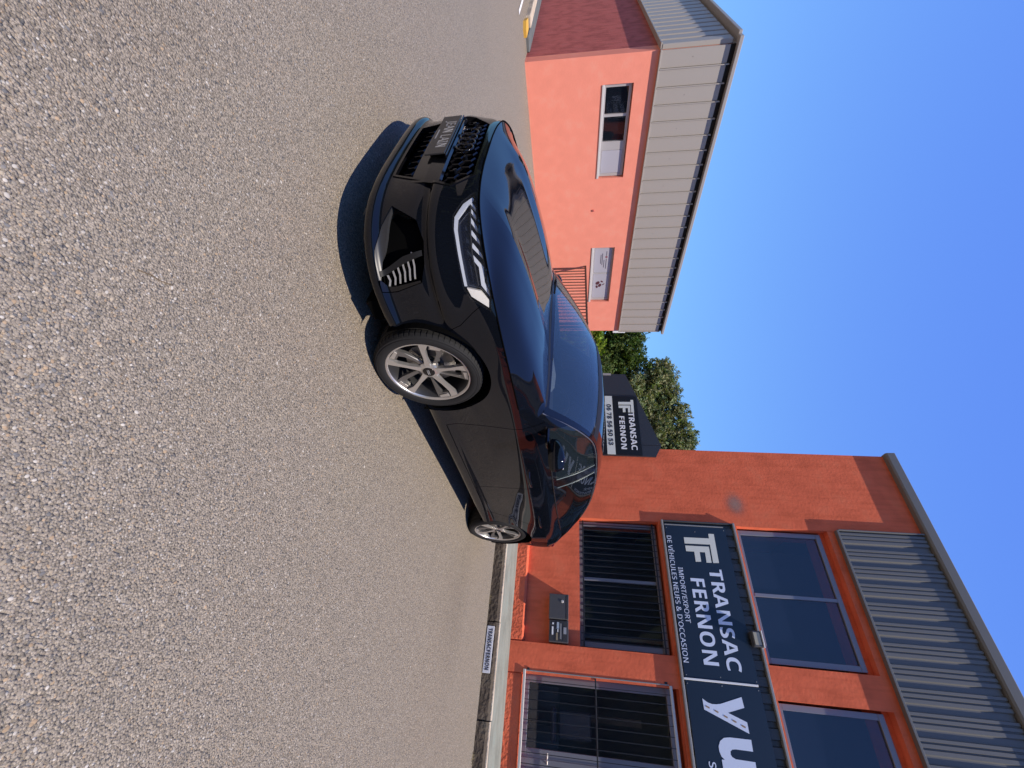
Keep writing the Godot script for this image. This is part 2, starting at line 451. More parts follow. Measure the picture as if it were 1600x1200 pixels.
func build_main_building() -> void:
	var o := thing("main_building", "tall brick-orange rendered business unit with corrugated grey fascia bands and barred windows", "building", "", at(7.5, 0.3, -4.13))
	var back := 19.0
	# solid piers and walls
	bx("wall", Vector3(XF, 0.0, -4.13), Vector3(8.2, 7.12, -2.66), M.orange, o)
	var piers := [[-0.65, -0.25]]
	var bays := [[-2.66, -0.65], [-0.25, 1.75]]
	var z := 1.75
	while z < 11.0:
		piers.append([z, z + 0.4]); bays.append([z + 0.4, z + 2.4])
		z += 2.4
	piers.append([z, z + 1.4])
	for p in piers:
		bx("pier", Vector3(XF, 0.0, p[0]), Vector3(8.2, 7.12, p[1]), M.orange, o)
	var zend: float = z + 1.4
	bx("side_wall", Vector3(8.2, 0.0, -4.13), Vector3(back, 7.12, -3.93), M.orange, o)
	bx("side_wall", Vector3(8.2, 0.0, zend - 0.2), Vector3(back, 7.12, zend), M.orange, o)
	bx("back_wall", Vector3(back - 0.2, 0.0, -3.93), Vector3(back, 7.12, zend - 0.2), M.orange, o)
	bx("roof", Vector3(XF + 0.03, 7.12, -4.16), Vector3(back + 0.1, 7.20, zend + 0.1), M.gutter, o)
	bx("storey_floor", Vector3(8.2, 3.3, -3.93), Vector3(back - 0.2, 3.6, zend - 0.2), M.dark_room, o)
	for i in bays.size():
		var b: Array = bays[i]
		var door := i == 1
		# lintel band between the storeys, head over the upper window
		bx("lintel", Vector3(XF + 0.003, 2.83, b[0]), Vector3(8.1, 4.15, b[1]), M.orange, o)
		bx("lintel", Vector3(XF + 0.003, 5.6, b[0]), Vector3(8.1, 7.1, b[1]), M.orange, o)
		window_unit(o, b[0] + 0.03, b[1] - 0.03, 4.15, 5.52, XF + 0.11, [(b[0] + b[1]) / 2 + 0.05], 0.075, M.frame, M.pane_blue)
		bx("window_head", Vector3(XF + 0.14, 5.52, b[0]), Vector3(XF + 0.6, 5.6, b[1]), M.orange, o)
		bx("room", Vector3(8.9, 3.62, b[0]), Vector3(8.95, 6.9, b[1]), M.dark_room, o)
		if not door:
			bx("plinth", Vector3(XF + 0.002, 0.0, b[0]), Vector3(8.0, 0.555, b[1]), M.orange_rough, o, 0.03)
			bx("apron_wall", Vector3(XF + 0.10, 0.5, b[0]), Vector3(8.0, 1.44, b[1]), M.orange, o)
			window_unit(o, b[0] + 0.02, b[1] - 0.02, 1.44, 2.80, XF + 0.16, [(b[0] + b[1]) / 2 - 0.01], 0.075, M.frame, M.pane)
			bx("room", Vector3(8.9, 0.4, b[0]), Vector3(8.95, 3.28, b[1]), M.dark_room, o)
		else:
			var keep := W
			build_door(o, b[0], b[1])
			W = keep
	# ribbed fascia over the upper windows: one sheet after another
	var up := [[0.0, 0.0], [0.06, 0.0], [0.10, 0.03], [0.22, 0.03], [0.25, 0.012], [0.29, 0.012], [0.32, 0.03], [0.46, 0.03], [0.49, 0.012], [0.53, 0.012], [0.56, 0.03], [0.72, 0.03], [0.78, 0.0], [1.0, 0.0]]
	z = -2.66
	var sheet: Mesh
	var k := 0
	while z < zend - 0.3:
		part("fascia_sheet", corrugated(z, z + 0.262, 5.74, 7.04, XF - 0.025, up), M.clad_dark, o)
		z += 0.262
		k += 1
	bx("fascia_edge", Vector3(XF - 0.085, 5.705, -2.665), Vector3(XF, 5.742, zend), M.clad_dark, o, 0.006)
	bx("fascia_end", Vector3(XF - 0.08, 5.742, -2.682), Vector3(XF, 7.04, -2.662), M.clad_dark, o, 0.003)
	# lower fascia behind the signs
	var low := [[0.0, 0.0], [0.30, 0.0], [0.36, 0.03], [0.94, 0.03], [1.0, 0.0]]
	z = -2.655
	while z < zend - 0.3:
		part("fascia_sheet", corrugated(z, z + 0.19, 2.9, 4.06, XF - 0.012, low), M.clad_fascia, o)
		z += 0.19
	bx("fascia_cap", Vector3(XF - 0.082, 4.06, -2.685), Vector3(XF + 0.0, 4.095, zend), M.flash, o, 0.006)
	bx("fascia_edge", Vector3(XF - 0.075, 2.87, -2.685), Vector3(XF, 2.903, zend), M.flash, o, 0.006)
	bx("fascia_end", Vector3(XF - 0.07, 2.903, -2.68), Vector3(XF, 4.06, -2.657), M.clad_fascia, o, 0.003)
	# gutter along the eaves
	var gp := PackedVector2Array([Vector2(-0.112, 7.075), Vector2(-0.120, 7.19), Vector2(-0.115, 7.20), Vector2(0.02, 7.20), Vector2(0.02, 7.05), Vector2(-0.09, 7.05)])
	var gb := nb()
	gb.prism(gp, Vector3(XF, 0, -4.15), Vector3(1, 0, 0), EY, Vector3(0, 0, zend + 4.2))
	part("gutter", gb, M.gutter, o)
	# repair patches on the blank wall, each with its own tone
	var q := QuadMesh.new()
	q.size = Vector2(0.62, 0.5)
	var sm := mat(Color(0.36, 0.24, 0.20), 0.9)
	var gt := GradientTexture2D.new()
	var gg := Gradient.new()
	gg.offsets = PackedFloat32Array([0.0, 0.35, 0.7, 1.0])
	gg.colors = PackedColorArray([Color(1, 1, 1, 0.75), Color(1, 1, 1, 0.55), Color(1, 1, 1, 0.12), Color(1, 1, 1, 0.0)])
	gt.gradient = gg; gt.fill = GradientTexture2D.FILL_RADIAL; gt.fill_from = Vector2(0.5, 0.5); gt.fill_to = Vector2(0.95, 0.5); gt.width = 128; gt.height = 128
	sm.albedo_texture = gt
	sm.transparency = BaseMaterial3D.TRANSPARENCY_ALPHA
	var st := part_mesh("grey_stain", q, sm, o)
	st.transform = W * Transform3D(Basis(EX, EY, EZ), Vector3(XF - 0.003, 4.22, -3.06))
	# things on the front
	var f := thing("floodlight", "small square floodlight with white hood on top of the dark sign band", "floodlight", "", at(7.37, 3.95, -0.95))
	var fb := nb()
	fb.box(Vector3(7.320, 3.94, -1.05), Vector3(7.440, 4.06, -0.85), 0.01)
	part("housing", fb, M.mail, f)
	bx("glass", Vector3(7.314, 3.955, -1.03), Vector3(7.320, 4.04, -0.87), mat(Color(0.42, 0.38, 0.28), 0.15), f)
	bx("hood", Vector3(7.300, 4.062, -1.06), Vector3(7.460, 4.075, -0.84), M.white, f, 0.003)
	bx("bracket", Vector3(7.440, 3.97, -0.97), Vector3(7.490, 4.03, -0.93), M.mail, f)
	grille_window()
	signs()
	mailboxes()

func build_door(o: Node, z0: float, z1: float) -> void:
	bx("plinth", Vector3(XF + 0.002, 0.0, z0), Vector3(8.2, 0.575, z1), M.orange_rough, o, 0.02)
	var x := XF + 0.17
	# glazed front: tall fixed light on the left, door leaf on the right
	var w := window_unit(o, z0 + 0.0, 0.70, 0.575, 2.78, x, [], 0.10, M.frame, M.pane)
	var b := nb()
	b.box(Vector3(x - 0.002, 0.58, 0.70), Vector3(x + 0.06, 2.78, 0.80), 0.006)
	b.box(Vector3(x - 0.002, 0.58, 1.60), Vector3(x + 0.06, 2.78, z1), 0.006)
	b.box(Vector3(x - 0.002, 2.68, 0.80), Vector3(x + 0.06, 2.78, 1.60), 0.006)
	b.box(Vector3(x - 0.002, 0.58, 0.80), Vector3(x + 0.06, 0.80, 1.60), 0.006)
	b.box(Vector3(x - 0.002, 1.5, 0.80), Vector3(x + 0.06, 1.6, 1.60), 0.006)
	var d := part("door", b, M.frame, o)
	bx("pane", Vector3(x + 0.03, 0.80, 0.80), Vector3(x + 0.036, 1.5, 1.60), M.pane, d)
	bx("pane", Vector3(x + 0.03, 1.6, 0.80), Vector3(x + 0.036, 2.68, 1.60), M.pane, d)
	var h := nb()
	h.tube(PackedVector3Array([Vector3(x, 0.98, 0.745), Vector3(x - 0.05, 0.98, 0.745), Vector3(x - 0.05, 0.98, 0.63)]), 0.01)
	part("handle", h, M.steel_light, d)
	# the office behind
	bx("room", Vector3(10.8, 0.4, z0 - 0.6), Vector3(10.85, 3.28, z1 + 0.6), M.room_wall, o)
	bx("room_floor", Vector3(8.2, 0.5, z0 - 0.6), Vector3(10.8, 0.56, z1 + 0.6), M.dark_room, o)
	bx("room_side", Vector3(8.2, 0.56, z0 - 0.65), Vector3(10.8, 3.28, z0 - 0.6), M.room_wall, o)
	bx("room_side", Vector3(8.2, 0.56, z1 + 0.6), Vector3(10.8, 3.28, z1 + 0.65), M.room_wall, o)
	bx("wall_panel", Vector3(10.78, 1.65, 0.22), Vector3(10.8, 2.75, 0.34), M.white, o)
	bx("counter", Vector3(9.2, 0.56, -0.15), Vector3(9.8, 1.12, 1.6), M.room_wall, o, 0.01)
	var ch := thing("office_chair", "grey office chair seen through the glazed front", "chair", "", at(8.75, 0.56, 0.35))
	bx("seat", Vector3(8.52, 1.0, 0.12), Vector3(8.98, 1.08, 0.58), M.frame, ch, 0.03)
	bx("backrest", Vector3(8.92, 1.12, 0.16), Vector3(8.98, 1.66, 0.54), M.frame, ch, 0.025)
	bx("stem", Vector3(8.72, 0.62, 0.32), Vector3(8.78, 1.0, 0.38), M.bar, ch)
	for a in 5:
		var lb := nb()
		lb.tube(PackedVector3Array([Vector3(8.75, 0.64, 0.35), Vector3(8.75 + 0.28 * cos(TAU * a / 5), 0.585, 0.35 + 0.28 * sin(TAU * a / 5))]), 0.018, 6)
		part("leg", lb, M.bar, ch)
	# hinged security grille in front of it
	var g := thing("door_grille", "dark barred security grille across the glazed entrance, beige lower rail", "grille", "", at(7.52, 0.6, 0.7))
	bx("rail", Vector3(XF - 0.03, 0.585, -0.30), Vector3(XF + 0.01, 0.625, 1.7), M.steel_light, g, 0.006)
	bx("rail", Vector3(XF - 0.02, 2.70, -0.28), Vector3(XF + 0.01, 2.74, 1.7), M.steel_light, g, 0.006)
	bx("rail", Vector3(XF - 0.012, 1.645, -0.27), Vector3(XF + 0.004, 1.665, 1.7), M.bar, g, 0.003)
	for zz in [-0.285, 1.68]:
		bx("stile", Vector3(XF - 0.012, 0.625, zz - 0.008), Vector3(XF + 0.004, 2.70, zz + 0.008), M.flash, g, 0.003)
	for yy in [0.66, 2.66]:
		bx("hinge", Vector3(XF - 0.012, yy - 0.02, -0.32), Vector3(XF + 0.012, yy + 0.02, -0.296), M.bar, g, 0.004)
	var zz := -0.17
	while zz < 1.65:
		bx("bar", Vector3(XF - 0.014, 0.625, zz - 0.004), Vector3(XF - 0.006, 2.70, zz + 0.004), M.bar, g)
		zz += 0.115

func grille_window() -> void:
	var g := thing("window_grille", "row of thin black vertical bars over the ground floor window", "grille", "", at(7.55, 1.45, -1.65))
	for y in [1.505, 2.735]:
		bx("rail", Vector3(XF + 0.095, y - 0.012, -2.64), Vector3(XF + 0.115, y + 0.012, -0.67), M.bar, g, 0.003)
	var zz := -2.575
	for i in 19:
		if i != 9:
			bx("bar", Vector3(XF + 0.098, 1.46, zz - 0.006), Vector3(XF + 0.110, 2.78, zz + 0.006), M.bar, g)
		zz += 0.1015

func signs() -> void:
	var x := XF - 0.046
	var s := thing("fascia_sign", "navy fascia sign reading TRANSAC FERNON with cream TF logo", "sign", "", at(7.41, 2.93, -1.49))
	bx("panel", Vector3(x - 0.008, 2.925, -2.595), Vector3(x, 3.925, -0.40), M.navy, s, 0.002)
	bx("edge_strip", Vector3(x - 0.014, 2.925, -2.615), Vector3(x, 3.90, -2.597), M.flash, s, 0.002)
	bx("edge_strip", Vector3(x - 0.018, 2.91, -0.398), Vector3(x, 3.91, -0.372), M.white, s, 0.003)
	var f := x - 0.008
	flat_shape("logo_letter", [[-2.481, 3.636], [-2.481, 3.726], [-2.01, 3.716], [-2.004, 3.624], [-2.30, 3.63], [-2.294, 3.217], [-2.396, 3.22], [-2.402, 3.633]], f, M.cream, s)
	flat_shape("logo_letter", [[-2.259, 3.222], [-2.262, 3.605], [-2.005, 3.60], [-2.003, 3.521], [-2.166, 3.526], [-2.166, 3.44], [-2.012, 3.437], [-2.006, 3.35], [-2.167, 3.353], [-2.167, 3.222]], f, M.cream, s)
	lettering("lettering", "TRANSAC", true, -1.905, -0.525, 3.53, 3.735, f, M.white_letter, s)
	lettering("lettering", "FERNON", true, -1.745, -0.575, 3.22, 3.435, f, M.white_letter, s)
	lettering("lettering", "IMPORT/EXPORT", false, -1.90, -1.097, 3.05, 3.122, f, M.white_letter, s)
	lettering("lettering", "DE VÉHICULES NEUFS & D'OCCASION", false, -2.407, -0.58, 2.935, 3.03, f, M.white_letter, s)
	for q in [[-2.55, 2.95], [-2.5, 3.42], [-0.43, 2.95], [-0.44, 3.42], [-0.43, 3.9], [-2.55, 3.9]]:
		bx("rivet", Vector3(f - 0.004, q[1] - 0.006, q[0] - 0.006), Vector3(f, q[1] + 0.006, q[0] + 0.006), M.flash, s)
	var t := thing("fascia_sign", "navy fascia sign with big white lowercase letters y and u, road dashes on the y", "sign", "", at(7.41, 2.93, 0.9))
	bx("panel", Vector3(x - 0.008, 2.925, -0.368), Vector3(x, 3.925, 2.1), M.navy, t, 0.002)
	flat_shape("logo_letter", [[-0.173, 3.122], [-0.135, 3.185], [-0.122, 3.24], [-0.124, 3.30], [-0.135, 3.36], [-0.236, 3.653], [-0.119, 3.662], [-0.045, 3.434], [0.036, 3.662], [0.155, 3.662], [-0.052, 3.126]], f, M.white_letter, t)
	for q in [[-0.083, 3.178], [-0.045, 3.286], [0.001, 3.396], [0.040, 3.50], [0.084, 3.606]]:
		var dn := Vector2(0.38, 0.925)
		var c := Vector2(q[0], q[1])
		var sd := Vector2(dn.y, -dn.x) * 0.009
		var pts := []
		for w in [c - dn * 0.024 - sd, c + dn * 0.024 - sd, c + dn * 0.024 + sd, c - dn * 0.024 + sd]: pts.append([w.x, w.y])
		flat_shape("road_dash", pts, f - 0.0045, M.tan, t, 0.003)
	flat_shape("logo_letter", [[0.215, 3.669], [0.333, 3.664], [0.331, 3.45], [0.338, 3.405], [0.36, 3.378], [0.39, 3.375], [0.415, 3.392], [0.43, 3.43], [0.435, 3.666], [0.555, 3.662], [0.555, 3.253], [0.45, 3.253], [0.45, 3.29], [0.42, 3.255], [0.371, 3.238], [0.32, 3.24], [0.265, 3.27], [0.228, 3.325], [0.216, 3.40]], f, M.white_letter, t)
	lettering("lettering", "s", false, 0.485, 0.545, 3.08, 3.17, f, M.white_letter, t)
	for q in [[-0.33, 2.95], [-0.34, 3.42], [-0.33, 3.9]]:
		bx("rivet", Vector3(f - 0.004, q[1] - 0.006, q[0] - 0.006), Vector3(f, q[1] + 0.006, q[0] + 0.006), M.flash, t)

func mailboxes() -> void:
	# recessed wall plane is at XF + 0.10
	var a := thing("letterbox", "closed dark grey metal letterbox with round lock, left of the pair under the barred window", "letterbox", "letterboxes under the window", at(7.5, 0.94, -1.16))
	bx("casing", Vector3(7.40, 0.945, -1.345), Vector3(7.60, 1.255, -0.985), M.mail, a, 0.008)
	bx("door", Vector3(7.392, 0.952, -1.338), Vector3(7.40, 1.205, -0.992), M.mail, a, 0.003)
	bx("flap", Vector3(7.390, 1.212, -1.338), Vector3(7.40, 1.25, -0.992), M.mail_dark, a, 0.003)
	var l := nb()
	l.x = W * Transform3D(Basis(EX, EY, EZ), Vector3(7.392, 1.155, -1.235))
	l.lathe(PackedVector2Array([Vector2(0.022, 0.0), Vector2(0.022, 0.008), Vector2(0.016, 0.012), Vector2(0.0001, 0.012)]), 20)
	part("lock", l, M.steel_light, a)
	var b := thing("letterbox", "dark letterbox with papers behind its clear front, right of the pair under the barred window", "letterbox", "letterboxes under the window", at(7.5, 0.94, -0.82))
	bx("casing", Vector3(7.44, 0.955, -0.975), Vector3(7.60, 1.255, -0.675), M.mail, b, 0.006)
	for q in [[0.965, 1.03], [1.045, 1.105], [1.12, 1.16], [1.175, 1.235]]:
		bx("slot", Vector3(7.436, q[0], -0.962), Vector3(7.44, q[1], -0.688), M.mail_dark, b)
	bx("paper", Vector3(7.430, 0.998, -0.88), Vector3(7.434, 1.022, -0.77), M.white, b)
	bx("paper", Vector3(7.430, 1.003, -0.935), Vector3(7.434, 1.028, -0.91), M.white, b)
	bx("paper", Vector3(7.430, 1.065, -0.80), Vector3(7.434, 1.095, -0.70), mat(Color(0.25, 0.2, 0.13), 0.8), b)
	bx("paper", Vector3(7.430, 1.075, -0.945), Vector3(7.434, 1.11, -0.85), mat(Color(0.35, 0.42, 0.5), 0.6), b)
	bx("paper", Vector3(7.430, 1.085, -0.86), Vector3(7.434, 1.10, -0.81), M.white, b)
	bx("paper", Vector3(7.430, 1.18, -0.88), Vector3(7.434, 1.225, -0.79), mat(Color(0.3, 0.31, 0.34), 0.6), b)
	bx("paper", Vector3(7.430, 1.125, -0.93), Vector3(7.434, 1.15, -0.72), mat(Color(0.2, 0.2, 0.21), 0.6), b)

func build_left_building() -> void:
	var T := Transform3D(Basis(Vector3.UP, deg_to_rad(-0.9)), Vector3(2.98, 0.0, -11.8))
	var o := thing("salmon_building", "low salmon-pink rendered unit with pale grey metal fascia and two shallow windows", "building", "", T)
	W = Transform3D()   # its parts are laid out from its near corner: x along the front, z towards the viewer
	var w := 8.76; var d := 16.0
	var wins := [[0.58, 2.80, 1.93, 2.66], [5.03, 7.28, 1.95, 2.68]]
	# front wall round the two openings
	var b := MB.new()
	b.box(Vector3(0, -0.3, -0.4), Vector3(w, 1.93, 0))
	part("wall", b, M.salmon, o)
	b = MB.new()
	b.box(Vector3(0, 2.67, -0.4), Vector3(w, 4.7, -0.0))
	part("wall", b, M.salmon, o)
	for q in [[0.0, wins[0][0]], [wins[0][1], wins[1][0]], [wins[1][1], w]]:
		bx("wall", Vector3(q[0], 1.93, -0.4), Vector3(q[1], 2.67, 0.0), M.salmon, o)
	bx("side_wall", Vector3(0.002, -0.3, -d), Vector3(0.3, 4.7, -0.4), M.salmon_shaded, o)
	bx("side_wall", Vector3(w - 0.3, -0.3, -d), Vector3(w - 0.002, 4.7, -0.4), M.salmon, o)
	bx("back_wall", Vector3(0.3, -0.3, -d), Vector3(w - 0.3, 4.7, -d + 0.3), M.salmon, o)
	bx("footing", Vector3(-0.35, -0.3, -d), Vector3(-0.002, 0.17, -0.75), M.footing, o, 0.02)
	bx("room", Vector3(0.3, 0.0, -1.6), Vector3(w - 0.3, 4.4, -1.55), M.dark_room, o)
	# first window: two dark panes and a pale blank panel
	var wx := window_unit(o, 0, 0, 0, 0, 0, [], 0.0, M.frame, M.pane) if false else null
	sash(o, 0.60, 2.78, 1.95, 2.65, [[0.66, 1.24, true], [1.30, 1.88, true], [2.10, 2.70, false]])
	bx("sill", Vector3(0.58, 1.93, -0.12), Vector3(2.80, 1.985, 0.02), M.frame_white, o, 0.006)
	var w2 := sash(o, 5.05, 7.26, 1.97, 2.67, [[5.10, 6.06, false], [6.12, 7.16, false]])
	bx("sill", Vector3(5.03, 1.935, -0.12), Vector3(7.28, 2.0, 0.02), M.frame_white, o, 0.006)
	# what is printed on the two panels
	var logo := MB.new()
	for e in [[6.50, 2.22, 0.085, 0.06, -0.7], [6.60, 2.30, 0.075, 0.05, -0.4], [6.44, 2.36, 0.05, 0.03, 0.9], [6.66, 2.20, 0.06, 0.04, 0.2], [6.56, 2.42, 0.06, 0.016, -0.9]]:
		var pp := PackedVector2Array()
		for k in 14:
			var q := Vector2(e[2] * cos(TAU * k / 14), e[3] * sin(TAU * k / 14)).rotated(e[4])
			pp.append(Vector2(e[0], e[1]) + q)
		logo.prism(pp, Vector3(0, 0, -0.0785), Vector3.RIGHT, Vector3.UP, Vector3(0, 0, 0.002))
	part("printed_emblem", logo, mat(Color(0.09, 0.022, 0.03), 0.6), w2)
	logo = MB.new()
	var pp2 := PackedVector2Array()
	for k in 12: pp2.append(Vector2(5.44 + 0.03 * cos(TAU * k / 12), 2.44 + 0.04 * sin(TAU * k / 12)))
	logo.prism(pp2, Vector3(0, 0, -0.0785), Vector3.RIGHT, Vector3.UP, Vector3(0, 0, 0.002))
	part("printed_dot", logo, mat(Color(0.2, 0.02, 0.04), 0.6), w2)
	logo = MB.new()
	for q in [[5.22, 5.40, 2.43], [5.50, 5.90, 2.43], [5.3, 5.75, 2.30], [5.35, 5.7, 2.25], [5.55, 5.85, 2.36]]:
		logo.box(Vector3(q[0], q[2], -0.0785), Vector3(q[1], q[2] + 0.022, -0.0765))
	part("printed_line", logo, mat(Color(0.10, 0.09, 0.12), 0.6), w2)
	# fascia of upright trays with standing seams
	var n := 24
	for i in n:
		var x0 := w * i / n; var x1 := w * (i + 1) / n
		b = MB.new()
		b.box(Vector3(x0 + 0.001, 3.20, 0.0), Vector3(x1 - 0.030, 4.66, 0.055), 0.004)
		b.box(Vector3(x1 - 0.026, 3.20, 0.0), Vector3(x1 - 0.002, 4.72, 0.088), 0.006)
		if i % 2 == 0: b.box(Vector3(x0 + 0.15, 3.9 + 0.3 * sin(i * 3.1), 0.05), Vector3(x0 + 0.165, 3.915 + 0.3 * sin(i * 3.1), 0.062))
		part("fascia_tray", b, M.clad_light, o)
	b = MB.new()
	bx("eaves_shadow", Vector3(0.0, 4.60, 0.001), Vector3(w, 4.775, 0.03), M.shadow_dark, o)  # shadow under the roof edge, painted as a dark strip in the gap
	b.box(Vector3(-0.02, 3.165, 0.0), Vector3(w, 3.198, 0.085), 0.004)
	part("fascia_edge", b, M.clad_light, o)
	var m := 40
	for i in m:
		var z0 := -d * i / m; var z1 := -d * (i + 1) / m
		b = MB.new()
		b.box(Vector3(-0.10, 3.20, z1 + 0.10), Vector3(0.0, 4.70, z0), 0.012)
		b.box(Vector3(-0.06, 3.20, z1), Vector3(0.0, 4.70, z1 + 0.10))
		part("fascia_tray", b, M.clad_light, o)
	b = MB.new()
	b.box(Vector3(-0.13, 3.165, -d), Vector3(0.0, 3.198, -0.01), 0.004)
	part("fascia_edge", b, M.clad_light, o)
	bx("roof", Vector3(-0.02, 4.71, -d), Vector3(w, 4.77, 0.0), M.cap_light, o)
	bx("roof_edge", Vector3(-0.16, 4.775, -0.02), Vector3(w + 0.05, 4.86, 0.17), M.cap_light, o, 0.01)
	bx("roof_edge", Vector3(-0.22, 4.777, -d), Vector3(-0.0, 4.858, -0.025), M.cap_light, o, 0.01)
	bx("meter_box", Vector3(w, 2.97, -0.4), Vector3(w + 0.15, 3.44, -0.02), M.white, o, 0.01)
	var lb := MB.new()
	lb.x = Transform3D(Basis(), Vector3(3.75, 1.90, 0.0))
	lb.lathe(PackedVector2Array([Vector2(0.035, 0.0), Vector2(0.035, 0.02), Vector2(0.0001, 0.025)]), 16)
	part("wall_cap", lb, M.salmon_shaded, o)

func sash(o: Node, x0: float, x1: float, y0: float, y1: float, lights: Array) -> Node3D:
	# a frame 8 cm behind the wall face; dark panes or opaque panels in it
	var b := MB.new()
	var xs := [x0]
	b.box(Vector3(x0, y0, -0.16), Vector3(x1, y0 + 0.08, -0.08), 0.004)
	b.box(Vector3(x0, y1 - 0.07, -0.16), Vector3(x1, y1, -0.08), 0.004)
	var at_x := x0
	for q in lights:
		b.box(Vector3(at_x, y0 + 0.08, -0.16), Vector3(q[0], y1 - 0.07, -0.082), 0.004)
		at_x = q[1]
	b.box(Vector3(at_x, y0 + 0.08, -0.16), Vector3(x1, y1 - 0.07, -0.082), 0.004)
	var w := part("window", b, M.frame_pale, o)
	for q in lights:
		if q[2]:
			bx("pane", Vector3(q[0], y0 + 0.08, -0.13), Vector3(q[1], y1 - 0.07, -0.124), M.pane, w)
		else:
			bx("panel", Vector3(q[0] + 0.004, y0 + 0.084, -0.12), Vector3(q[1] - 0.004, y1 - 0.074, -0.079), M.panel_lilac, w, 0.006)
	return w

func build_street_things() -> void:
	# pavement in front of the main building with its kerb stones
	var p := thing("pavement", "narrow grey concrete pavement along the foot of the orange building", "pavement", "", at(6.6, 0.2, 0.0))
	p.set_meta("kind", "structure")
	var kx := func(z: float) -> float: return 6.045 + 0.0375 * z
	var b := nb()
	var poly := PackedVector2Array()
	for z in [-9.0, 14.0]: poly.append(Vector2(kx.call(z) + 0.115, z))
	poly.append(Vector2(7.6, 14.0)); poly.append(Vector2(7.6, -9.0))
	b.prism(poly, Vector3(0, -0.1, 0), Vector3.RIGHT, Vector3.BACK, Vector3(0, 0.452, 0))
	part("slab", b, M.concrete, p)
	var z := -8.7
	var i := 0
	while z < 13.0:
		var l := 1.0
		var s := nb()
		var dy := 0.006 * sin(i * 2.7)
		var dx := 0.006 * sin(i * 1.9)
		var zz := z + l - 0.012
		var prof := [[-0.005, -0.05], [-0.004, 0.12], [0.012, 0.146], [0.105, 0.158], [0.112, -0.05]]
		var g := ground_y(6.0)
		for k in prof.size() - 1:
			var q: Array = prof[k]; var r: Array = prof[k + 1]
			var A := Vector3(kx.call(z) + q[0] + dx, g + q[1] + dy, z); var B := Vector3(kx.call(zz) + q[0] + dx, g + q[1] + dy, zz)
			var C := Vector3(kx.call(zz) + r[0] + dx, g + r[1] + dy, zz); var D := Vector3(kx.call(z) + r[0] + dx, g + r[1] + dy, z)
			var inside := Vector3(kx.call(z) + 0.06, g + 0.02, z + l / 2)
			s.quad_out(A, B, C, D, inside)
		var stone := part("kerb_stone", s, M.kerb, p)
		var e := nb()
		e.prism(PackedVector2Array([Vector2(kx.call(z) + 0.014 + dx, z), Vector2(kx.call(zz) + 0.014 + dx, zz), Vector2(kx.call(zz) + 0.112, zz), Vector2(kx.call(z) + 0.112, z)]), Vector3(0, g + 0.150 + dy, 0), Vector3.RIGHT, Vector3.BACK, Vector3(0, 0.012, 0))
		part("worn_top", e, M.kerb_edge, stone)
		z += l; i += 1
	var t := thing("parking_plate", "small white plate reading TRANSACFERNON fixed to the kerb face", "sign", "", at(6.02, 0.2, -0.4))
	var T := Transform3D(Basis(Vector3.UP, -0.0375), Vector3(6.02 - 0.004, 0.205, -0.405))
	W = W * Transform3D()
	var tb := nb()
	tb.x = W * T
	tb.box(Vector3(-0.012, 0.0, -0.25), Vector3(-0.004, 0.092, 0.25), 0.002)
	part("plate", tb, M.white, t)
	var o := part_mesh("lettering", text("TRANSACFERNON", true, 0.44, 0.052, 0.002), M.ink, t)
	o.transform = W * T * Transform3D(Basis(EX, EY, EZ), Vector3(-0.0125, 0.021, -0.22))
	# dark sheet-metal panel beside the building corner with the phone number sign
	var d := thing("sheet_metal_screen", "dark slate sheet-metal screen with sloping top beside the building corner", "screen", "", at(7.42, 0.35, -5.0))
	var seams := [[[-6.0, 0.2], [-6.0, 2.5], [-5.42, 2.69], [-5.42, 0.2]], [[-5.412, 0.2], [-5.412, 2.692], [-4.185, 3.065], [-4.185, 2.71], [-4.185, 0.2]], [[-4.177, 0.2], [-4.177, 3.067], [-3.93, 2.94], [-3.93, 0.2]]]
	for s in seams:
		var pp := PackedVector2Array()
		for q in s: pp.append(Vector2(q[0], q[1]))
		var sb := nb()
		sb.prism(pp, Vector3(7.445, 0, 0), EX, EY, Vector3(0.035, 0, 0))
		part("sheet", sb, M.slate, d)
	bx("return_sheet", Vector3(7.49, 0.2, -5.99), Vector3(9.2, 2.48, -5.96), M.slate, d)
	bx("top_strip", Vector3(7.438, 1.72, -6.02), Vector3(7.444, 2.18, -5.965), M.cap_light, d)
	var sg := thing("phone_sign", "black board with TF TRANSAC FERNON over a cream strip reading 06 78 56 50 53", "sign", "", at(7.43, 1.9, -4.65))
	bx("board", Vector3(7.428, 1.60, -5.37), Vector3(7.444, 2.685, -3.935), M.black_board, sg, 0.002)
	bx("number_strip", Vector3(7.422, 2.005, -5.365), Vector3(7.427, 2.165, -3.938), M.cream, sg)
	var fx := 7.427
	var kk := 0.675
	var tf := func(p2: Array) -> Array:
		var outp := []
		for q in p2: outp.append([-5.27 + (q[0] + 2.481) * kk, 2.29 + (q[1] - 3.217) * 0.63])
		return outp
	flat_shape("logo_letter", tf.call([[-2.481, 3.636], [-2.481, 3.726], [-2.01, 3.716], [-2.004, 3.624], [-2.30, 3.63], [-2.294, 3.217], [-2.396, 3.22], [-2.402, 3.633]]), fx, M.cream, sg)
	flat_shape("logo_letter", tf.call([[-2.259, 3.222], [-2.262, 3.605], [-2.005, 3.60], [-2.003, 3.521], [-2.166, 3.526], [-2.166, 3.44], [-2.012, 3.437], [-2.006, 3.35], [-2.167, 3.353], [-2.167, 3.222]]), fx, M.cream, sg)
	lettering("lettering", "TRANSAC", true, -4.945, -4.05, 2.48, 2.60, fx, M.white, sg)
	lettering("lettering", "FERNON", true, -4.845, -4.065, 2.285, 2.395, fx, M.white, sg)
	lettering("lettering", "06 78 56 50 53", true, -5.14, -4.14, 2.04, 2.135, 7.4215, M.ink, sg)
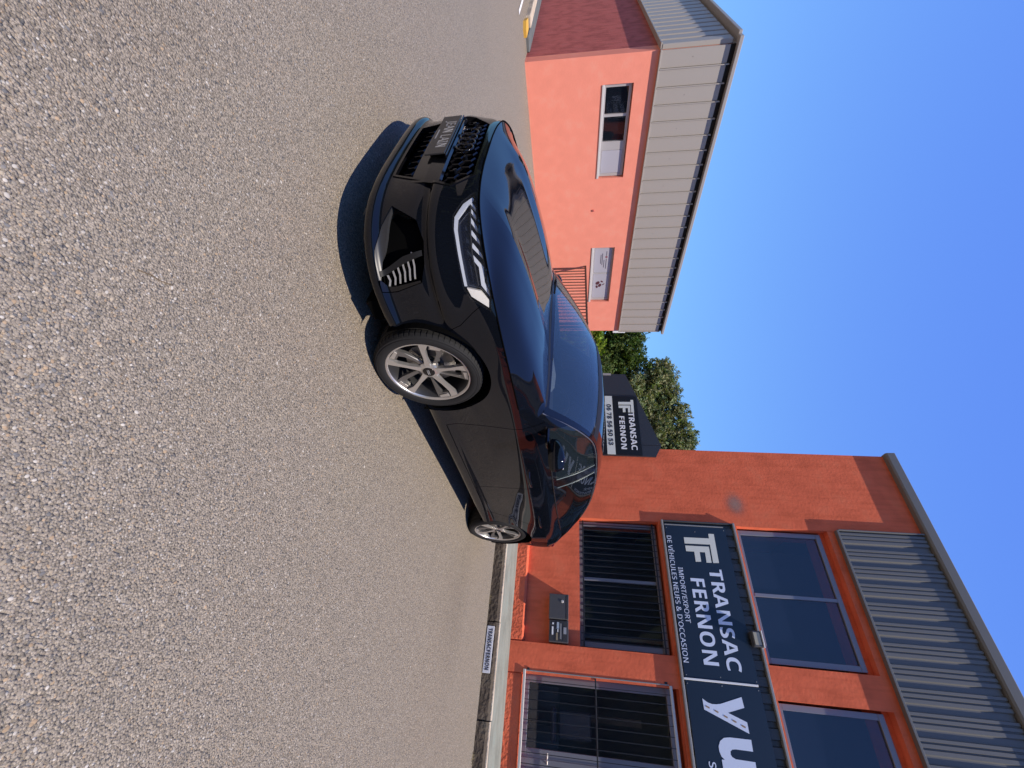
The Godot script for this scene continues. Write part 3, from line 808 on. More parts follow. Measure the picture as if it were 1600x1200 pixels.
	# a dry stalk lying on the yard
	var tw := thing("dry_twig", "thin dry brown twig lying on the bare paving left of the car", "twig", "", at(0.62, 0.02, -0.83))
	var twb := nb()
	twb.tube(PackedVector3Array([Vector3(0.58, 0.0215, -0.81), Vector3(0.61, 0.0225, -0.828), Vector3(0.635, 0.0235, -0.834), Vector3(0.665, 0.0245, -0.852)]), 0.0014, 5)
	part("stalk", twb, mat(Color(0.13, 0.09, 0.055), 0.9), tw)
	# barred sliding gate between the two buildings
	var gt := thing("barred_gate", "brown metal gate of thin upright bars closing the yard between the buildings", "gate", "", at(8.7, 0.25, -8.5))
	bx("rail", Vector3(8.68, 1.73, -11.75), Vector3(8.74, 1.79, -4.2), M.bronze, gt, 0.006)
	bx("rail", Vector3(8.68, 0.36, -11.75), Vector3(8.74, 0.42, -4.2), M.bronze, gt, 0.006)
	for q in [-11.75, -8.95, -8.8, -6.4, -4.25]:
		bx("post", Vector3(8.675, 0.2, q - 0.03), Vector3(8.745, 1.80, q + 0.03), M.bronze, gt, 0.006)
	var bz := -11.6
	while bz < -4.3:
		bx("bar", Vector3(8.70, 0.42, bz - 0.012), Vector3(8.72, 1.73, bz + 0.012), M.bronze, gt)
		bz += 0.145
	# kerb, painted line and gutter at the far left
	var ky := thing("yellow_kerb_end", "short kerb end painted yellow at the corner of the salmon building", "kerb", "", at(2.5, 0.08, -12.1))
	b = nb()
	b.prism(PackedVector2Array([Vector2(2.32, -12.25), Vector2(2.44, -12.05), Vector2(2.60, -12.1), Vector2(2.58, -12.75), Vector2(2.38, -12.8)]), Vector3(0, 0.0, 0), Vector3.RIGHT, Vector3.BACK, Vector3(0, 0.15, 0))
	part("kerb_stone", b, M.yellow, ky)
	var kr := thing("side_kerb", "low grey kerb running along the shaded side of the salmon building", "kerb", "", at(2.5, 0.08, -16.0))
	z = -13.0
	while z > -27.0:
		bx("kerb_stone", Vector3(2.38, -0.05, z - 0.98), Vector3(2.62, 0.19, z), M.kerb_edge, kr, 0.015)
		z -= 1.0
	b = MB.new()
	b.prism(PackedVector2Array([Vector2(1.98, -11.4), Vector2(2.06, -11.42), Vector2(1.72, -26.0), Vector2(1.60, -26.0)]), Vector3(0, 0.072, 0), Vector3.RIGHT, Vector3.BACK, Vector3(0, 0.004, 0))
	var line := struct("painted_line", b, M.road_white)
	line.set_meta("label", "thin white painted line on the yard")

func build_trees() -> void:
	var rng := RandomNumberGenerator.new()
	rng.seed = 5
	var far := [
		["bushy_tree", "low bright yellow-green bush beside the end of the salmon building", Vector3(18.2, 0.3, -18.2), [[0.0, 1.5, 0.0, 1.6, 1.5], [0.9, 1.9, 0.6, 1.2, 1.3]], Color(0.20, 0.27, 0.035), 2600, 0.10],
		["dark_tree", "dark green dense tree behind the gate beside the salmon building", Vector3(22.0, 0.3, -19.8), [[0, 2.6, 0, 2.2, 2.4], [-0.4, 4.6, 0.2, 1.7, 1.6], [0.5, 3.5, 0.9, 1.8, 1.8], [-1.0, 5.4, -0.6, 0.9, 1.0], [0.2, 5.7, 0.9, 0.9, 0.9]], Color(0.075, 0.115, 0.028), 9000, 0.10],
		["olive_tree", "tall olive-green tree in the gap left of the orange building", Vector3(25.2, 0.3, -16.2), [[-0.8, 4.6, -0.8, 2.6, 2.4], [0.6, 6.2, 0.4, 2.3, 2.1], [1.6, 8.0, 1.6, 1.9, 1.6], [-1.0, 6.6, -1.6, 1.4, 1.2], [0.8, 8.9, 0.9, 1.2, 1.1], [2.2, 6.0, 2.0, 2.0, 2.2], [0, 3.0, 0.5, 2.5, 2.0], [-0.2, 7.6, -0.6, 1.2, 1.1], [1.5, 9.4, 2.3, 0.8, 0.8], [-2.2, 7.2, -2.2, 1.3, 1.2], [-1.2, 8.0, -1.6, 1.0, 0.9], [-0.2, 8.7, -0.4, 0.9, 0.8]], Color(0.20, 0.225, 0.11), 30000, 0.10],
		["olive_tree", "second olive-green tree whose crown disappears behind the orange building", Vector3(29.0, 0.3, -14.6), [[0, 5.5, 0, 2.8, 3.0], [-0.5, 8.0, 0.4, 2.0, 1.8], [0.9, 7.0, 1.4, 2.2, 2.2]], Color(0.19, 0.21, 0.105), 8000, 0.12],
		["dark_tree", "dark green shrub filling the foot of the gap behind the screen", Vector3(20.5, 0.3, -15.6), [[0, 1.6, 0, 1.6, 1.6], [1.4, 1.9, 0.6, 1.7, 1.7], [0.3, 2.6, -1.4, 1.4, 1.2]], Color(0.08, 0.115, 0.035), 5500, 0.09],
	]
	for t in far:
		var base: Vector3 = t[2]
		var o := thing(t[0], t[1], "tree", "trees behind the gate", Transform3D(Basis(), base))
		W = Transform3D()
		var tb := MB.new()
		var top: float = 0.0
		for l in t[3]: top = maxf(top, l[1])
		tb.tube(PackedVector3Array([Vector3(0, -0.2, 0), Vector3(0.05, top * 0.25, 0.05), Vector3(-0.05, top * 0.55, 0.0)]), 0.13 if top > 3.0 else 0.05, 7)
		for l in t[3]:
			tb.tube(PackedVector3Array([Vector3(0.02, top * 0.25, 0.02), Vector3(l[0] * 0.6, lerpf(top * 0.3, l[1], 0.6), l[2] * 0.6), Vector3(l[0], l[1] + 0.3 * l[4], l[2])]), 0.045, 5)
		part("trunk", tb, mat(Color(0.06, 0.048, 0.036), 0.9), o)
		# crown: sprays of small leaves spread through uneven lobes
		var spray := MB.new()
		var lr := RandomNumberGenerator.new()
		lr.seed = 77
		for k in 7:
			var c := Vector3(lr.randf_range(-1, 1), lr.randf_range(-1, 1), lr.randf_range(-1, 1)) * 1.1
			var u := Vector3(lr.randf_range(-1, 1), lr.randf_range(-0.6, 0.6), lr.randf_range(-1, 1)).normalized()
			var s := u.cross(Vector3(lr.randf_range(-1, 1), lr.randf_range(-1, 1), lr.randf_range(-1, 1))).normalized()
			spray.quad(c - u * 0.9, c + s * 0.42, c + u * 0.9, c - s * 0.42)
		var mm := MultiMesh.new()
		mm.transform_format = MultiMesh.TRANSFORM_3D
		mm.use_colors = true
		mm.mesh = spray.mesh()
		var cnt: int = t[5]
		mm.instance_count = cnt
		var vol := 0.0
		for l in t[3]: vol += pow(l[3], 2.0) * l[4]
		var nz := noise(FastNoiseLite.TYPE_SIMPLEX, 0.55, 12, 3)
		var i := 0
		while i < cnt:
			var pick := rng.randf() * vol
			var lobe: Array = t[3][0]
			for l in t[3]:
				pick -= pow(l[3], 2.0) * l[4]
				if pick <= 0.0:
					lobe = l
					break
			var dir := Vector3(rng.randfn(), rng.randfn(), rng.randfn()).normalized()
			var rad := pow(rng.randf(), 0.42)
			var q := Vector3(lobe[0], lobe[1], lobe[2]) + Vector3(dir.x * lobe[3], dir.y * lobe[4], dir.z * lobe[3]) * rad * (1.0 + 0.35 * nz.get_noise_3d(dir.x * 3.0 + lobe[0] * 7.0, dir.y * 3.0, dir.z * 3.0))
			var dens := nz.get_noise_3d(q.x * 1.6, q.y * 1.6, q.z * 1.6)
			if dens < -0.10 and rng.randf() < 0.8: continue
			var bs := Basis.from_euler(Vector3(rng.randf() * TAU, rng.randf() * TAU, rng.randf() * TAU)).scaled(Vector3.ONE * float(t[6]) * rng.randf_range(0.6, 1.4))
			mm.set_instance_transform(i, Transform3D(bs, q))
			var tone := rng.randf_range(0.6, 1.45) * (1.0 + 0.35 * nz.get_noise_3d(q.x * 0.8 + 30.0, q.y * 0.8, q.z * 0.8))
			var c: Color = t[4]
			mm.set_instance_color(i, Color(c.r * tone * rng.randf_range(0.85, 1.3), c.g * tone, c.b * tone))
			i += 1
		var lm := mat(Color.WHITE, 0.6, 0.0, 0.3)
		lm.vertex_color_use_as_albedo = true
		lm.backlight_enabled = true
		lm.backlight = Color(0.72, 0.8, 0.4)
		var cr := MultiMeshInstance3D.new()
		cr.name = "crown"; cr.multimesh = mm; cr.material_override = lm
		cr.set_meta("kind", "stuff")
		o.add_child(cr)

func build_added_hedge() -> void:
	# unseen dark tree belt, added behind the viewer to darken reflections
	var b := MB.new()
	var f := noise(FastNoiseLite.TYPE_SIMPLEX, 0.09, 91, 4)
	var n := 90
	var spot := func(i: int, j: int) -> Vector3:
		var a := lerpf(-2.5, 1.35, float(i) / n)
		var h := 14.0 + 2.5 * f.get_noise_1d(i * 3.0)
		var y := h * j / 6.0
		var r := 34.0 + 2.2 * f.get_noise_2d(i * 6.0, j * 5.0) + (0.0 if j < 6 else 1.5)
		return Vector3(-cos(a) * r, y - 1.4, sin(-a) * r * 1.0 + 4.0)
	for i in n:
		for j in 6:
			b.quad_out(spot.call(i, j), spot.call(i + 1, j), spot.call(i + 1, j + 1), spot.call(i, j + 1), Vector3(-900, 2, 900))
	var o := thing("added_hedge", "unseen dark tree belt, added to darken the reflections in glass and paint", "hedge", "", at(-34.0, 0.0, 4.0))
	W = Transform3D(Basis(), Vector3(34.0, 0, -4.0))
	var bb := nb()
	for i in range(0, b.v.size(), 3): bb.tri(b.v[i], b.v[i + 1], b.v[i + 2])
	var p := part("foliage", bb, mat(Color(0.035, 0.05, 0.02), 0.95), o)
	p.set_meta("kind", "stuff")

func build_pebbles() -> void:
	# the larger stones of the paving, set into it with only their crowns showing
	var rng := RandomNumberGenerator.new()
	rng.seed = 21
	var s := SphereMesh.new()
	s.radius = 1.0; s.height = 2.0; s.radial_segments = 9; s.rings = 5
	var mm := MultiMesh.new()
	mm.transform_format = MultiMesh.TRANSFORM_3D
	mm.use_colors = true
	mm.mesh = s
	var n := 15000
	mm.instance_count = n
	var tones := [Color(0.40, 0.33, 0.24), Color(0.36, 0.26, 0.165), Color(0.46, 0.42, 0.36), Color(0.28, 0.24, 0.19), Color(0.15, 0.145, 0.14), Color(0.30, 0.255, 0.20), Color(0.20, 0.185, 0.17), Color(0.33, 0.28, 0.22), Color(0.26, 0.22, 0.175), Color(0.24, 0.21, 0.17)]
	for i in n:
		var far := pow(rng.randf(), 1.6)
		var d := 0.7 + 5.5 * far
		var a := deg_to_rad(-52.7 + rng.randf_range(-52.0, 52.0))
		var x := -sin(a) * d; var z := -cos(a) * d
		var r := 0.0022 + 0.0038 * pow(rng.randf(), 2.6)
		var b := Basis.from_euler(Vector3(rng.randf_range(-0.3, 0.3), rng.randf() * TAU, rng.randf_range(-0.3, 0.3))).scaled_local(Vector3(r * rng.randf_range(0.8, 1.5), r * 0.62, r))
		mm.set_instance_transform(i, Transform3D(b, Vector3(x, ground_y(x) - r * 0.36, z)))
		var c: Color = tones[rng.randi() % tones.size()]
		mm.set_instance_color(i, c * rng.randf_range(0.75, 1.15))
	var m := mat(Color.WHITE, 0.75, 0.0, 0.35)
	m.vertex_color_use_as_albedo = true
	var o := MultiMeshInstance3D.new()
	o.name = "aggregate_stones"; o.multimesh = mm; o.material_override = m
	o.set_meta("kind", "stuff"); o.set_meta("label", "small rounded stones showing at the surface of the yard"); o.set_meta("category", "stones")
	add_child(o)
	# dry weeds in the joint at the foot of the kerb
	for q in [[6.02, 0.62, "largest dry weed at the foot of the kerb, right of the white plate"], [5.995, -0.95, "small dry weed at the foot of the kerb, left of the white plate"], [6.035, 1.05, "dry weed at the kerb foot below the barred entrance"]]:
		var base := Vector3(q[0], ground_y(q[0]), q[1])
		var t := thing("weed_tuft", q[2], "weed", "weeds along the kerb", Transform3D(Basis(), base))
		W = Transform3D()
		var wb := MB.new()
		for k in 26:
			var dir := Vector3(rng.randf_range(-0.6, 0.3), 1.0, rng.randf_range(-0.9, 0.9)).normalized()
			var l := rng.randf_range(0.015, 0.05)
			var p := Vector3(rng.randf_range(-0.015, 0.0), 0.0, rng.randf_range(-0.05, 0.05))
			var w := Vector3(0, 0, 0.0022)
			wb.tri(p - w, p + w, p + dir * l)
		part("blades", wb, mat(Color(0.36, 0.29, 0.15), 0.85), t).set_meta("kind", "stuff")

class Surf:
	# triangles in the car's own axes: x back from the nose, y up, z out to its left
	var p := PackedVector3Array()
	var n := PackedVector3Array()
	func add(a: Vector3, b: Vector3, c: Vector3, na: Vector3, nb: Vector3, nc: Vector3) -> void:
		p.append(a); p.append(b); p.append(c)
		n.append(na); n.append(nb); n.append(nc)
	func join(o: Surf) -> void:
		p.append_array(o.p); n.append_array(o.n)
	func mirrored() -> Surf:
		var o := Surf.new()
		for i in p.size():
			o.p.append(p[i] * Vector3(1, 1, -1)); o.n.append(n[i] * Vector3(1, 1, -1))
		return o
	func moved(d: float) -> Surf:
		var o := Surf.new()
		for i in p.size():
			o.p.append(p[i] + n[i] * d); o.n.append(n[i])
		return o
	func both() -> Surf:
		var o := mirrored()
		o.join(self)
		return o

func cr(p0: Vector3, p1: Vector3, p2: Vector3, p3: Vector3, t: float) -> Vector3:
	var d0 := maxf(sqrt(p0.distance_to(p1)), 1e-4); var d1 := maxf(sqrt(p1.distance_to(p2)), 1e-4); var d2 := maxf(sqrt(p2.distance_to(p3)), 1e-4)
	var m1 := (p1 - p0) / d0 - (p2 - p0) / (d0 + d1) + (p2 - p1) / d1
	var m2 := (p2 - p1) / d1 - (p3 - p1) / (d1 + d2) + (p3 - p2) / d2
	m1 *= d1; m2 *= d1
	var t2 := t * t; var t3 := t2 * t
	return p1 * (2 * t3 - 3 * t2 + 1) + m1 * (t3 - 2 * t2 + t) + p2 * (-2 * t3 + 3 * t2) + m2 * (t3 - t2)
func dense(pts: Array, sub: int) -> PackedVector3Array:
	var o := PackedVector3Array()
	var k := pts.size()
	for i in k - 1:
		var p1: Vector3 = pts[i]; var p2: Vector3 = pts[i + 1]
		var p0: Vector3 = pts[i - 1] if i > 0 else p1 * 2.0 - p2
		var p3: Vector3 = pts[i + 2] if i + 2 < k else p2 * 2.0 - p1
		for s in sub: o.append(cr(p0, p1, p2, p3, float(s) / sub))
	o.append(pts[k - 1])
	return o
func net(rows: Array, su: int, sv: int) -> Array:
	var mid := []
	for r in rows: mid.append(dense(r, su))
	var g := []
	var cols: int = mid[0].size()
	for c in cols:
		var line := []
		for r in mid: line.append(r[c])
		g.append(dense(line, sv))
	var o := []      # [row][column]
	for r in (g[0] as PackedVector3Array).size():
		var line := PackedVector3Array()
		for c in cols: line.append(g[c][r])
		o.append(line)
	return o
func even(line: PackedVector3Array, n: int) -> PackedVector3Array:
	# the same curve in n equal steps
	var s := PackedFloat32Array([0.0])
	for i in range(1, line.size()): s.append(s[i - 1] + line[i].distance_to(line[i - 1]))
	var o := PackedVector3Array()
	var k := 0
	for j in n + 1:
		var t := s[s.size() - 1] * j / n
		while k < line.size() - 2 and s[k + 1] < t: k += 1
		o.append(line[k].lerp(line[k + 1], clampf((t - s[k]) / maxf(s[k + 1] - s[k], 1e-9), 0.0, 1.0)))
	return o
func even_net(g: Array, nu: int, nv: int) -> Array:
	if nu > 0:
		for r in g.size(): g[r] = even(g[r], nu)
	if nv > 0:
		var cols := []
		for c in (g[0] as PackedVector3Array).size():
			var l := PackedVector3Array()
			for r in g.size(): l.append(g[r][c])
			cols.append(even(l, nv))
		var o := []
		for r in nv + 1:
			var l := PackedVector3Array()
			for c in cols.size(): l.append(cols[c][r])
			o.append(l)
		g = o
	return g
func fair(g: Array, times: int, along: bool, across: bool) -> void:
	# evens out ripples without shrinking the shape; the borders stay
	var R := g.size(); var C: int = g[0].size()
	for t in times * 2:
		var k := 0.5 if t % 2 == 0 else -0.508
		var o := []
		for r in R: o.append((g[r] as PackedVector3Array).duplicate())
		for r in range(1, R - 1):
			for c in range(1, C - 1):
				var d := Vector3.ZERO
				var n := 0.0
				if along:
					d += (g[r][c - 1] + g[r][c + 1]) * 0.5 - g[r][c]; n += 1.0
				if across:
					d += (g[r - 1][c] + g[r + 1][c]) * 0.5 - g[r][c]; n += 1.0
				o[r][c] = g[r][c] + d / n * k
		for r in R: g[r] = o[r]
func net_normals(g: Array, centre_edge := -1) -> Array:
	# centre_edge: 0 first column, 1 last column, 2 first row lie on the car's middle plane
	var o := []
	var R := g.size(); var C: int = g[0].size()
	for r in R:
		var line := PackedVector3Array()
		for c in C:
			var du: Vector3 = g[r][mini(c + 1, C - 1)] - g[r][maxi(c - 1, 0)]
			var dv: Vector3 = g[mini(r + 1, R - 1)][c] - g[maxi(r - 1, 0)][c]
			var nn := du.cross(dv)
			if nn.length() < 1e-9: nn = g[r][c] - Vector3(2.1, 0.5, 0)
			nn = nn.normalized()
			if nn.dot(g[r][c] - Vector3(clampf(g[r][c].x, 1.0, 3.4), 0.55, 0)) < 0.0: nn = -nn
			if (centre_edge == 0 and c == 0) or (centre_edge == 1 and c == C - 1) or (centre_edge == 2 and r == 0):
				nn.z = 0.0
				nn = nn.normalized()
			line.append(nn)
		o.append(line)
	return o
func patch(g: Array, nn: Array, r0 := 0, r1 := -1, c0 := 0, c1 := -1) -> Surf:
	var s := Surf.new()
	if r1 < 0: r1 = g.size() - 1
	if c1 < 0: c1 = g[0].size() - 1
	for r in range(r0, r1):
		for c in range(c0, c1):
			s.add(g[r][c], g[r][c + 1], g[r + 1][c + 1], nn[r][c], nn[r][c + 1], nn[r + 1][c + 1])
			s.add(g[r][c], g[r + 1][c + 1], g[r + 1][c], nn[r][c], nn[r + 1][c + 1], nn[r + 1][c])
	return s
func flatten(p: Vector3, mode: int) -> Vector2:
	return Vector2(p.x + p.z, p.y) if mode == 0 else Vector2(p.x, p.y)
func cut(s: Surf, polys: Array, mode: int) -> Array:
	# [what lies within the outlines, what lies outside them]; mode 0 unrolls round the nose, mode 1 looks from the side
	var ins := Surf.new(); var outs := Surf.new()
	var boxes := []
	for q in polys:
		var b := Rect2(q[0], Vector2.ZERO)
		for v in q: b = b.expand(v)
		boxes.append(b)
	for i in range(0, s.p.size(), 3):
		var qa := flatten(s.p[i], mode); var qb := flatten(s.p[i + 1], mode); var qc := flatten(s.p[i + 2], mode)
		var tb := Rect2(qa, Vector2.ZERO).expand(qb).expand(qc).grow(1e-5)
		var near := []
		for k in polys.size():
			if tb.intersects(boxes[k]): near.append(polys[k])
		if near.is_empty():
			outs.add(s.p[i], s.p[i + 1], s.p[i + 2], s.n[i], s.n[i + 1], s.n[i + 2])
			continue
		var det := (qb - qa).cross(qc - qa)
		if absf(det) < 1e-9:
			var hit := false
			for q in near:
				if Geometry2D.is_point_in_polygon((qa + qb + qc) / 3.0, q): hit = true
			(ins if hit else outs).add(s.p[i], s.p[i + 1], s.p[i + 2], s.n[i], s.n[i + 1], s.n[i + 2])
			continue
		var rest := [PackedVector2Array([qa, qb, qc])]
		for q in near:
			var left := []
			for piece in rest:
				for u in Geometry2D.intersect_polygons(piece, q): lay(ins, u, s, i, qa, qb, qc, det)
				for u in Geometry2D.clip_polygons(piece, q):
					if not Geometry2D.is_polygon_clockwise(u): left.append(u)
			rest = left
		for u in rest: lay(outs, u, s, i, qa, qb, qc, det)
	return [ins, outs]
func lay(o: Surf, poly: PackedVector2Array, s: Surf, i: int, qa: Vector2, qb: Vector2, qc: Vector2, det: float) -> void:
	var idx := Geometry2D.triangulate_polygon(poly)
	for k in range(0, idx.size(), 3):
		var pp := []
		var nn := []
		for j in 3:
			var q := poly[idx[k + j]]
			var wb := (q - qa).cross(qc - qa) / det
			var wc := (qb - qa).cross(q - qa) / det
			var wa := 1.0 - wb - wc
			pp.append(s.p[i] * wa + s.p[i + 1] * wb + s.p[i + 2] * wc)
			nn.append((s.n[i] * wa + s.n[i + 1] * wb + s.n[i + 2] * wc).normalized())
		o.add(pp[0], pp[1], pp[2], nn[0], nn[1], nn[2])
func pv(a: Array) -> PackedVector2Array:
	var o := PackedVector2Array()
	for q in a: o.append(Vector2(q[0], q[1]))
	if Geometry2D.is_polygon_clockwise(o): o.reverse()
	return o
func strip(a: Array, half: float) -> Array:
	var o := []
	var l := PackedVector2Array()
	for q in a: l.append(Vector2(q[0], q[1]))
	for u in Geometry2D.offset_polyline(l, half, Geometry2D.JOIN_MITER, Geometry2D.END_BUTT):
		if not Geometry2D.is_polygon_clockwise(u): o.append(u)
	return o
func skin(called: String, s: Surf, m: Material, parent: Node, thick := 0.0) -> MeshInstance3D:
	var b := MB.new()
	for i in range(0, s.p.size(), 3):
		b.tri(s.p[i], s.p[i + 1], s.p[i + 2], s.n[i], s.n[i + 1], s.n[i + 2])
	if thick > 0.0:
		# open edges get a rim turned inwards
		var edges := {}
		for i in range(0, s.p.size(), 3):
			for j in 3:
				var a := s.p[i + j].snapped(Vector3.ONE * 2e-4); var c := s.p[i + (j + 1) % 3].snapped(Vector3.ONE * 2e-4)
				if a == c: continue
				var key := [a, c] if a < c else [c, a]
				if edges.has(key): edges[key] = null
				else: edges[key] = [s.p[i + j], s.p[i + (j + 1) % 3], s.n[i + j], s.n[i + (j + 1) % 3]]
		for key in edges:
			var e = edges[key]
			if e == null: continue
			b.quad(e[0], e[1], e[1] - e[3] * thick, e[0] - e[2] * thick)
	return part(called, b, m, parent)

func outline(stations: Array, i: int) -> Vector2:
	# outward direction of the plan outline at a station
	var a: Vector3 = stations[maxi(i - 1, 0)]; var b: Vector3 = stations[mini(i + 1, stations.size() - 1)]
	if i == 0: return Vector2(-1, 0)
	if i == stations.size() - 1: return Vector2(1, 0)
	var d := Vector2(b.x - a.x, b.z - a.z).normalized()
	return Vector2(-d.y, d.x)

func build_car() -> void:
	var T := Transform3D(Basis(Vector3.UP, deg_to_rad(-1.49454)) * Basis(Vector3.BACK, deg_to_rad(1.82547)), Vector3(0.92544, 0.02955, -2.31368))
	var car := thing("parked_car", "glossy black five-door hatchback parked with its nose to the left", "car", "", T)
	W = Transform3D()
	M.paint = mat(Color(0.0035, 0.0045, 0.0075), 0.03, 0.0, 0.45)
	M.gloss = mat(Color(0.004, 0.004, 0.005), 0.10, 0.0, 0.5)
	M.matte = mat(Color(0.010, 0.010, 0.011), 0.55, 0.0, 0.35)
	M.void = mat(Color(0.003, 0.003, 0.003), 0.9, 0.0, 0.1)
	M.seam = mat(Color(0.002, 0.002, 0.002), 0.8, 0.0, 0.1)
	M.car_glass = glass(Color(0.02, 0.03, 0.035, 0.45))
	M.car_glass_dark = glass(Color(0.004, 0.005, 0.006, 0.86))
	M.screen_glass = glass(Color(0.02, 0.035, 0.05, 0.35))
	M.lens = glass(Color(0.2, 0.2, 0.22, 0.04))
	M.lamp_white = mat(Color(0.52, 0.56, 0.63), 0.2, 0.0, 0.6)
	M.lamp_hatch = mat(Color(0.72, 0.70, 0.66), 0.35)
	M.chrome = mat(Color(0.72, 0.73, 0.75), 0.16, 1.0)
	M.blade = mat(Color(0.03, 0.031, 0.034), 0.38, 0.1)
	M.lamp_shell = mat(Color(0.014, 0.02, 0.04), 0.12, 0.0, 0.7)  # blue put into the colour for the sky mirrored inside the lamp
	M.alloy = mat(Color(0.60, 0.58, 0.555), 0.30, 0.75)
	M.alloy_dark = mat(Color(0.045, 0.045, 0.048), 0.42, 0.5)
	M.alloy_mid = mat(Color(0.20, 0.195, 0.19), 0.36, 0.7)
	M.tyre = mat(Color(0.018, 0.018, 0.019), 0.75, 0.0, 0.35)
	M.disc = mat(Color(0.28, 0.27, 0.26), 0.35, 0.9)
	M.chrome_dull = mat(Color(0.16, 0.16, 0.17), 0.25, 0.6)
	M.pillar_glint = mat(Color(0.09, 0.115, 0.115), 0.3, 0.2)
	M.trim = mat(Color(0.03, 0.03, 0.034), 0.2, 0.5)
	M.seat_cloth = mat(Color(0.012, 0.012, 0.014), 0.8)
	M.dash = mat(Color(0.010, 0.011, 0.013), 0.7)
	M.plate = mat(Color(0.016, 0.016, 0.018), 0.35)
	M.silver = mat(Color(0.42, 0.42, 0.43), 0.35, 0.5)
	M.lamp_red = mat(Color(0.10, 0.004, 0.006), 0.12)

	# ---- body below the shoulder: stations round the plan outline, rows downwards
	var nose := [Vector3(0.045, 0.702, 0), Vector3(0.047, 0.703, 0.2), Vector3(0.061, 0.711, 0.40), Vector3(0.098, 0.724, 0.55), Vector3(0.205, 0.745, 0.69), Vector3(0.385, 0.763, 0.778)]
	var flank := [Vector3(0.47, 0.770, 0.805), Vector3(0.57, 0.779, 0.838), Vector3(0.70, 0.789, 0.866), Vector3(0.86, 0.798, 0.884), Vector3(1.03, 0.803, 0.886), Vector3(1.22, 0.807, 0.886)]
	var door_line := [Vector3(1.40, 0.808, 0.886), Vector3(1.55, 0.806, 0.887), Vector3(1.70, 0.805, 0.888), Vector3(1.9, 0.806, 0.888), Vector3(2.15, 0.808, 0.888), Vector3(2.55, 0.815, 0.891), Vector3(2.95, 0.826, 0.896), Vector3(3.25, 0.836, 0.902), Vector3(3.55, 0.845, 0.905), Vector3(3.82, 0.848, 0.885), Vector3(4.05, 0.85, 0.83), Vector3(4.22, 0.85, 0.72), Vector3(4.31, 0.85, 0.50), Vector3(4.335, 0.85, 0.25), Vector3(4.34, 0.85, 0)]
	var belt := [Vector3(1.37, 0.946, 0.80), Vector3(1.50, 0.955, 0.822), Vector3(1.65, 0.958, 0.832), Vector3(1.85, 0.96, 0.838), Vector3(2.1, 0.962, 0.842), Vector3(2.5, 0.965, 0.842), Vector3(2.9, 0.97, 0.838), Vector3(3.2, 0.978, 0.83), Vector3(3.5, 0.985, 0.81), Vector3(3.75, 0.99, 0.78), Vector3(3.98, 0.99, 0.73), Vector3(4.15, 0.985, 0.62), Vector3(4.25, 0.98, 0.42), Vector3(4.28, 0.975, 0.2), Vector3(4.285, 0.975, 0)]
	var stations: Array = nose + flank + door_line
	# (height, inset): for the nose, for the flanks, for the tail
	var front_rows := [[0.672, -0.016], [0.60, -0.030], [0.525, -0.048], [0.497, -0.046], [0.478, -0.030], [0.42, -0.040], [0.32, -0.038], [0.254, -0.042], [0.232, -0.066], [0.20, -0.064], [0.180, -0.045], [0.172, 0.12]]
	var side_rows := [[0.755, -0.004], [0.66, 0.004], [0.58, 0.012], [0.54, 0.016], [0.50, 0.021], [0.44, 0.026], [0.35, 0.030], [0.29, 0.020], [0.255, 0.017], [0.22, 0.022], [0.195, 0.05], [0.185, 0.16]]
	var rows := [stations]
	for r in front_rows.size():
		var line := []
		for i in stations.size():
			var s: Vector3 = stations[i]
			var k := smoothstep(0.25, 0.80, s.x)
			var o := outline(stations, i)
			var y := lerpf(front_rows[r][0], side_rows[r][0], k)
			var ins := lerpf(front_rows[r][1], side_rows[r][1], k)
			# arches stand out a little
			var arch := maxf(exp(-pow((s.x - 0.88) / 0.34, 2.0)), exp(-pow((s.x - 3.516) / 0.36, 2.0)))
			if r > 0 and r < 9: ins -= arch * 0.012 * k + (0.016 if r > 3 else 0.0) * arch * k
			line.append(Vector3(s.x - o.x * ins * (1.0 if k < 0.5 else 1.0), y, s.z - o.y * ins))
		if r > 0:
			line[0].z = 0.0
			line[line.size() - 1].z = 0.0
		rows.append(line)
	var ga := even_net(net(rows, 12, 4), 140, 0)
	fair(ga, 120, true, false)
	var A := patch(ga, net_normals(ga, 0))
	# ---- hood, wrapping over to the shoulder
	var hood_rows := [
		nose,
		[Vector3(0.115, 0.742, 0), Vector3(0.125, 0.744, 0.2), Vector3(0.155, 0.755, 0.41), Vector3(0.215, 0.763, 0.56), Vector3(0.325, 0.768, 0.70), flank[0]],
		[Vector3(0.27, 0.806, 0), Vector3(0.27, 0.809, 0.21), Vector3(0.29, 0.820, 0.43), Vector3(0.345, 0.816, 0.59), Vector3(0.435, 0.805, 0.735), flank[1]],
		[Vector3(0.49, 0.862, 0), Vector3(0.49, 0.865, 0.22), Vector3(0.50, 0.874, 0.45), Vector3(0.53, 0.864, 0.615), Vector3(0.60, 0.840, 0.765), flank[2]],
		[Vector3(0.73, 0.907, 0), Vector3(0.73, 0.910, 0.23), Vector3(0.74, 0.918, 0.465), Vector3(0.77, 0.905, 0.635), Vector3(0.80, 0.874, 0.785), flank[3]],
		[Vector3(0.95, 0.940, 0), Vector3(0.95, 0.943, 0.235), Vector3(0.96, 0.949, 0.47), Vector3(0.98, 0.936, 0.65), Vector3(1.0, 0.898, 0.80), flank[4]],
		[Vector3(1.12, 0.962, 0), Vector3(1.12, 0.965, 0.24), Vector3(1.15, 0.968, 0.48), Vector3(1.18, 0.955, 0.665), Vector3(1.20, 0.917, 0.80), flank[5]],
		[Vector3(1.225, 0.974, 0), Vector3(1.235, 0.976, 0.24), Vector3(1.27, 0.977, 0.49), Vector3(1.33, 0.965, 0.69), belt[0], door_line[0]],
	]
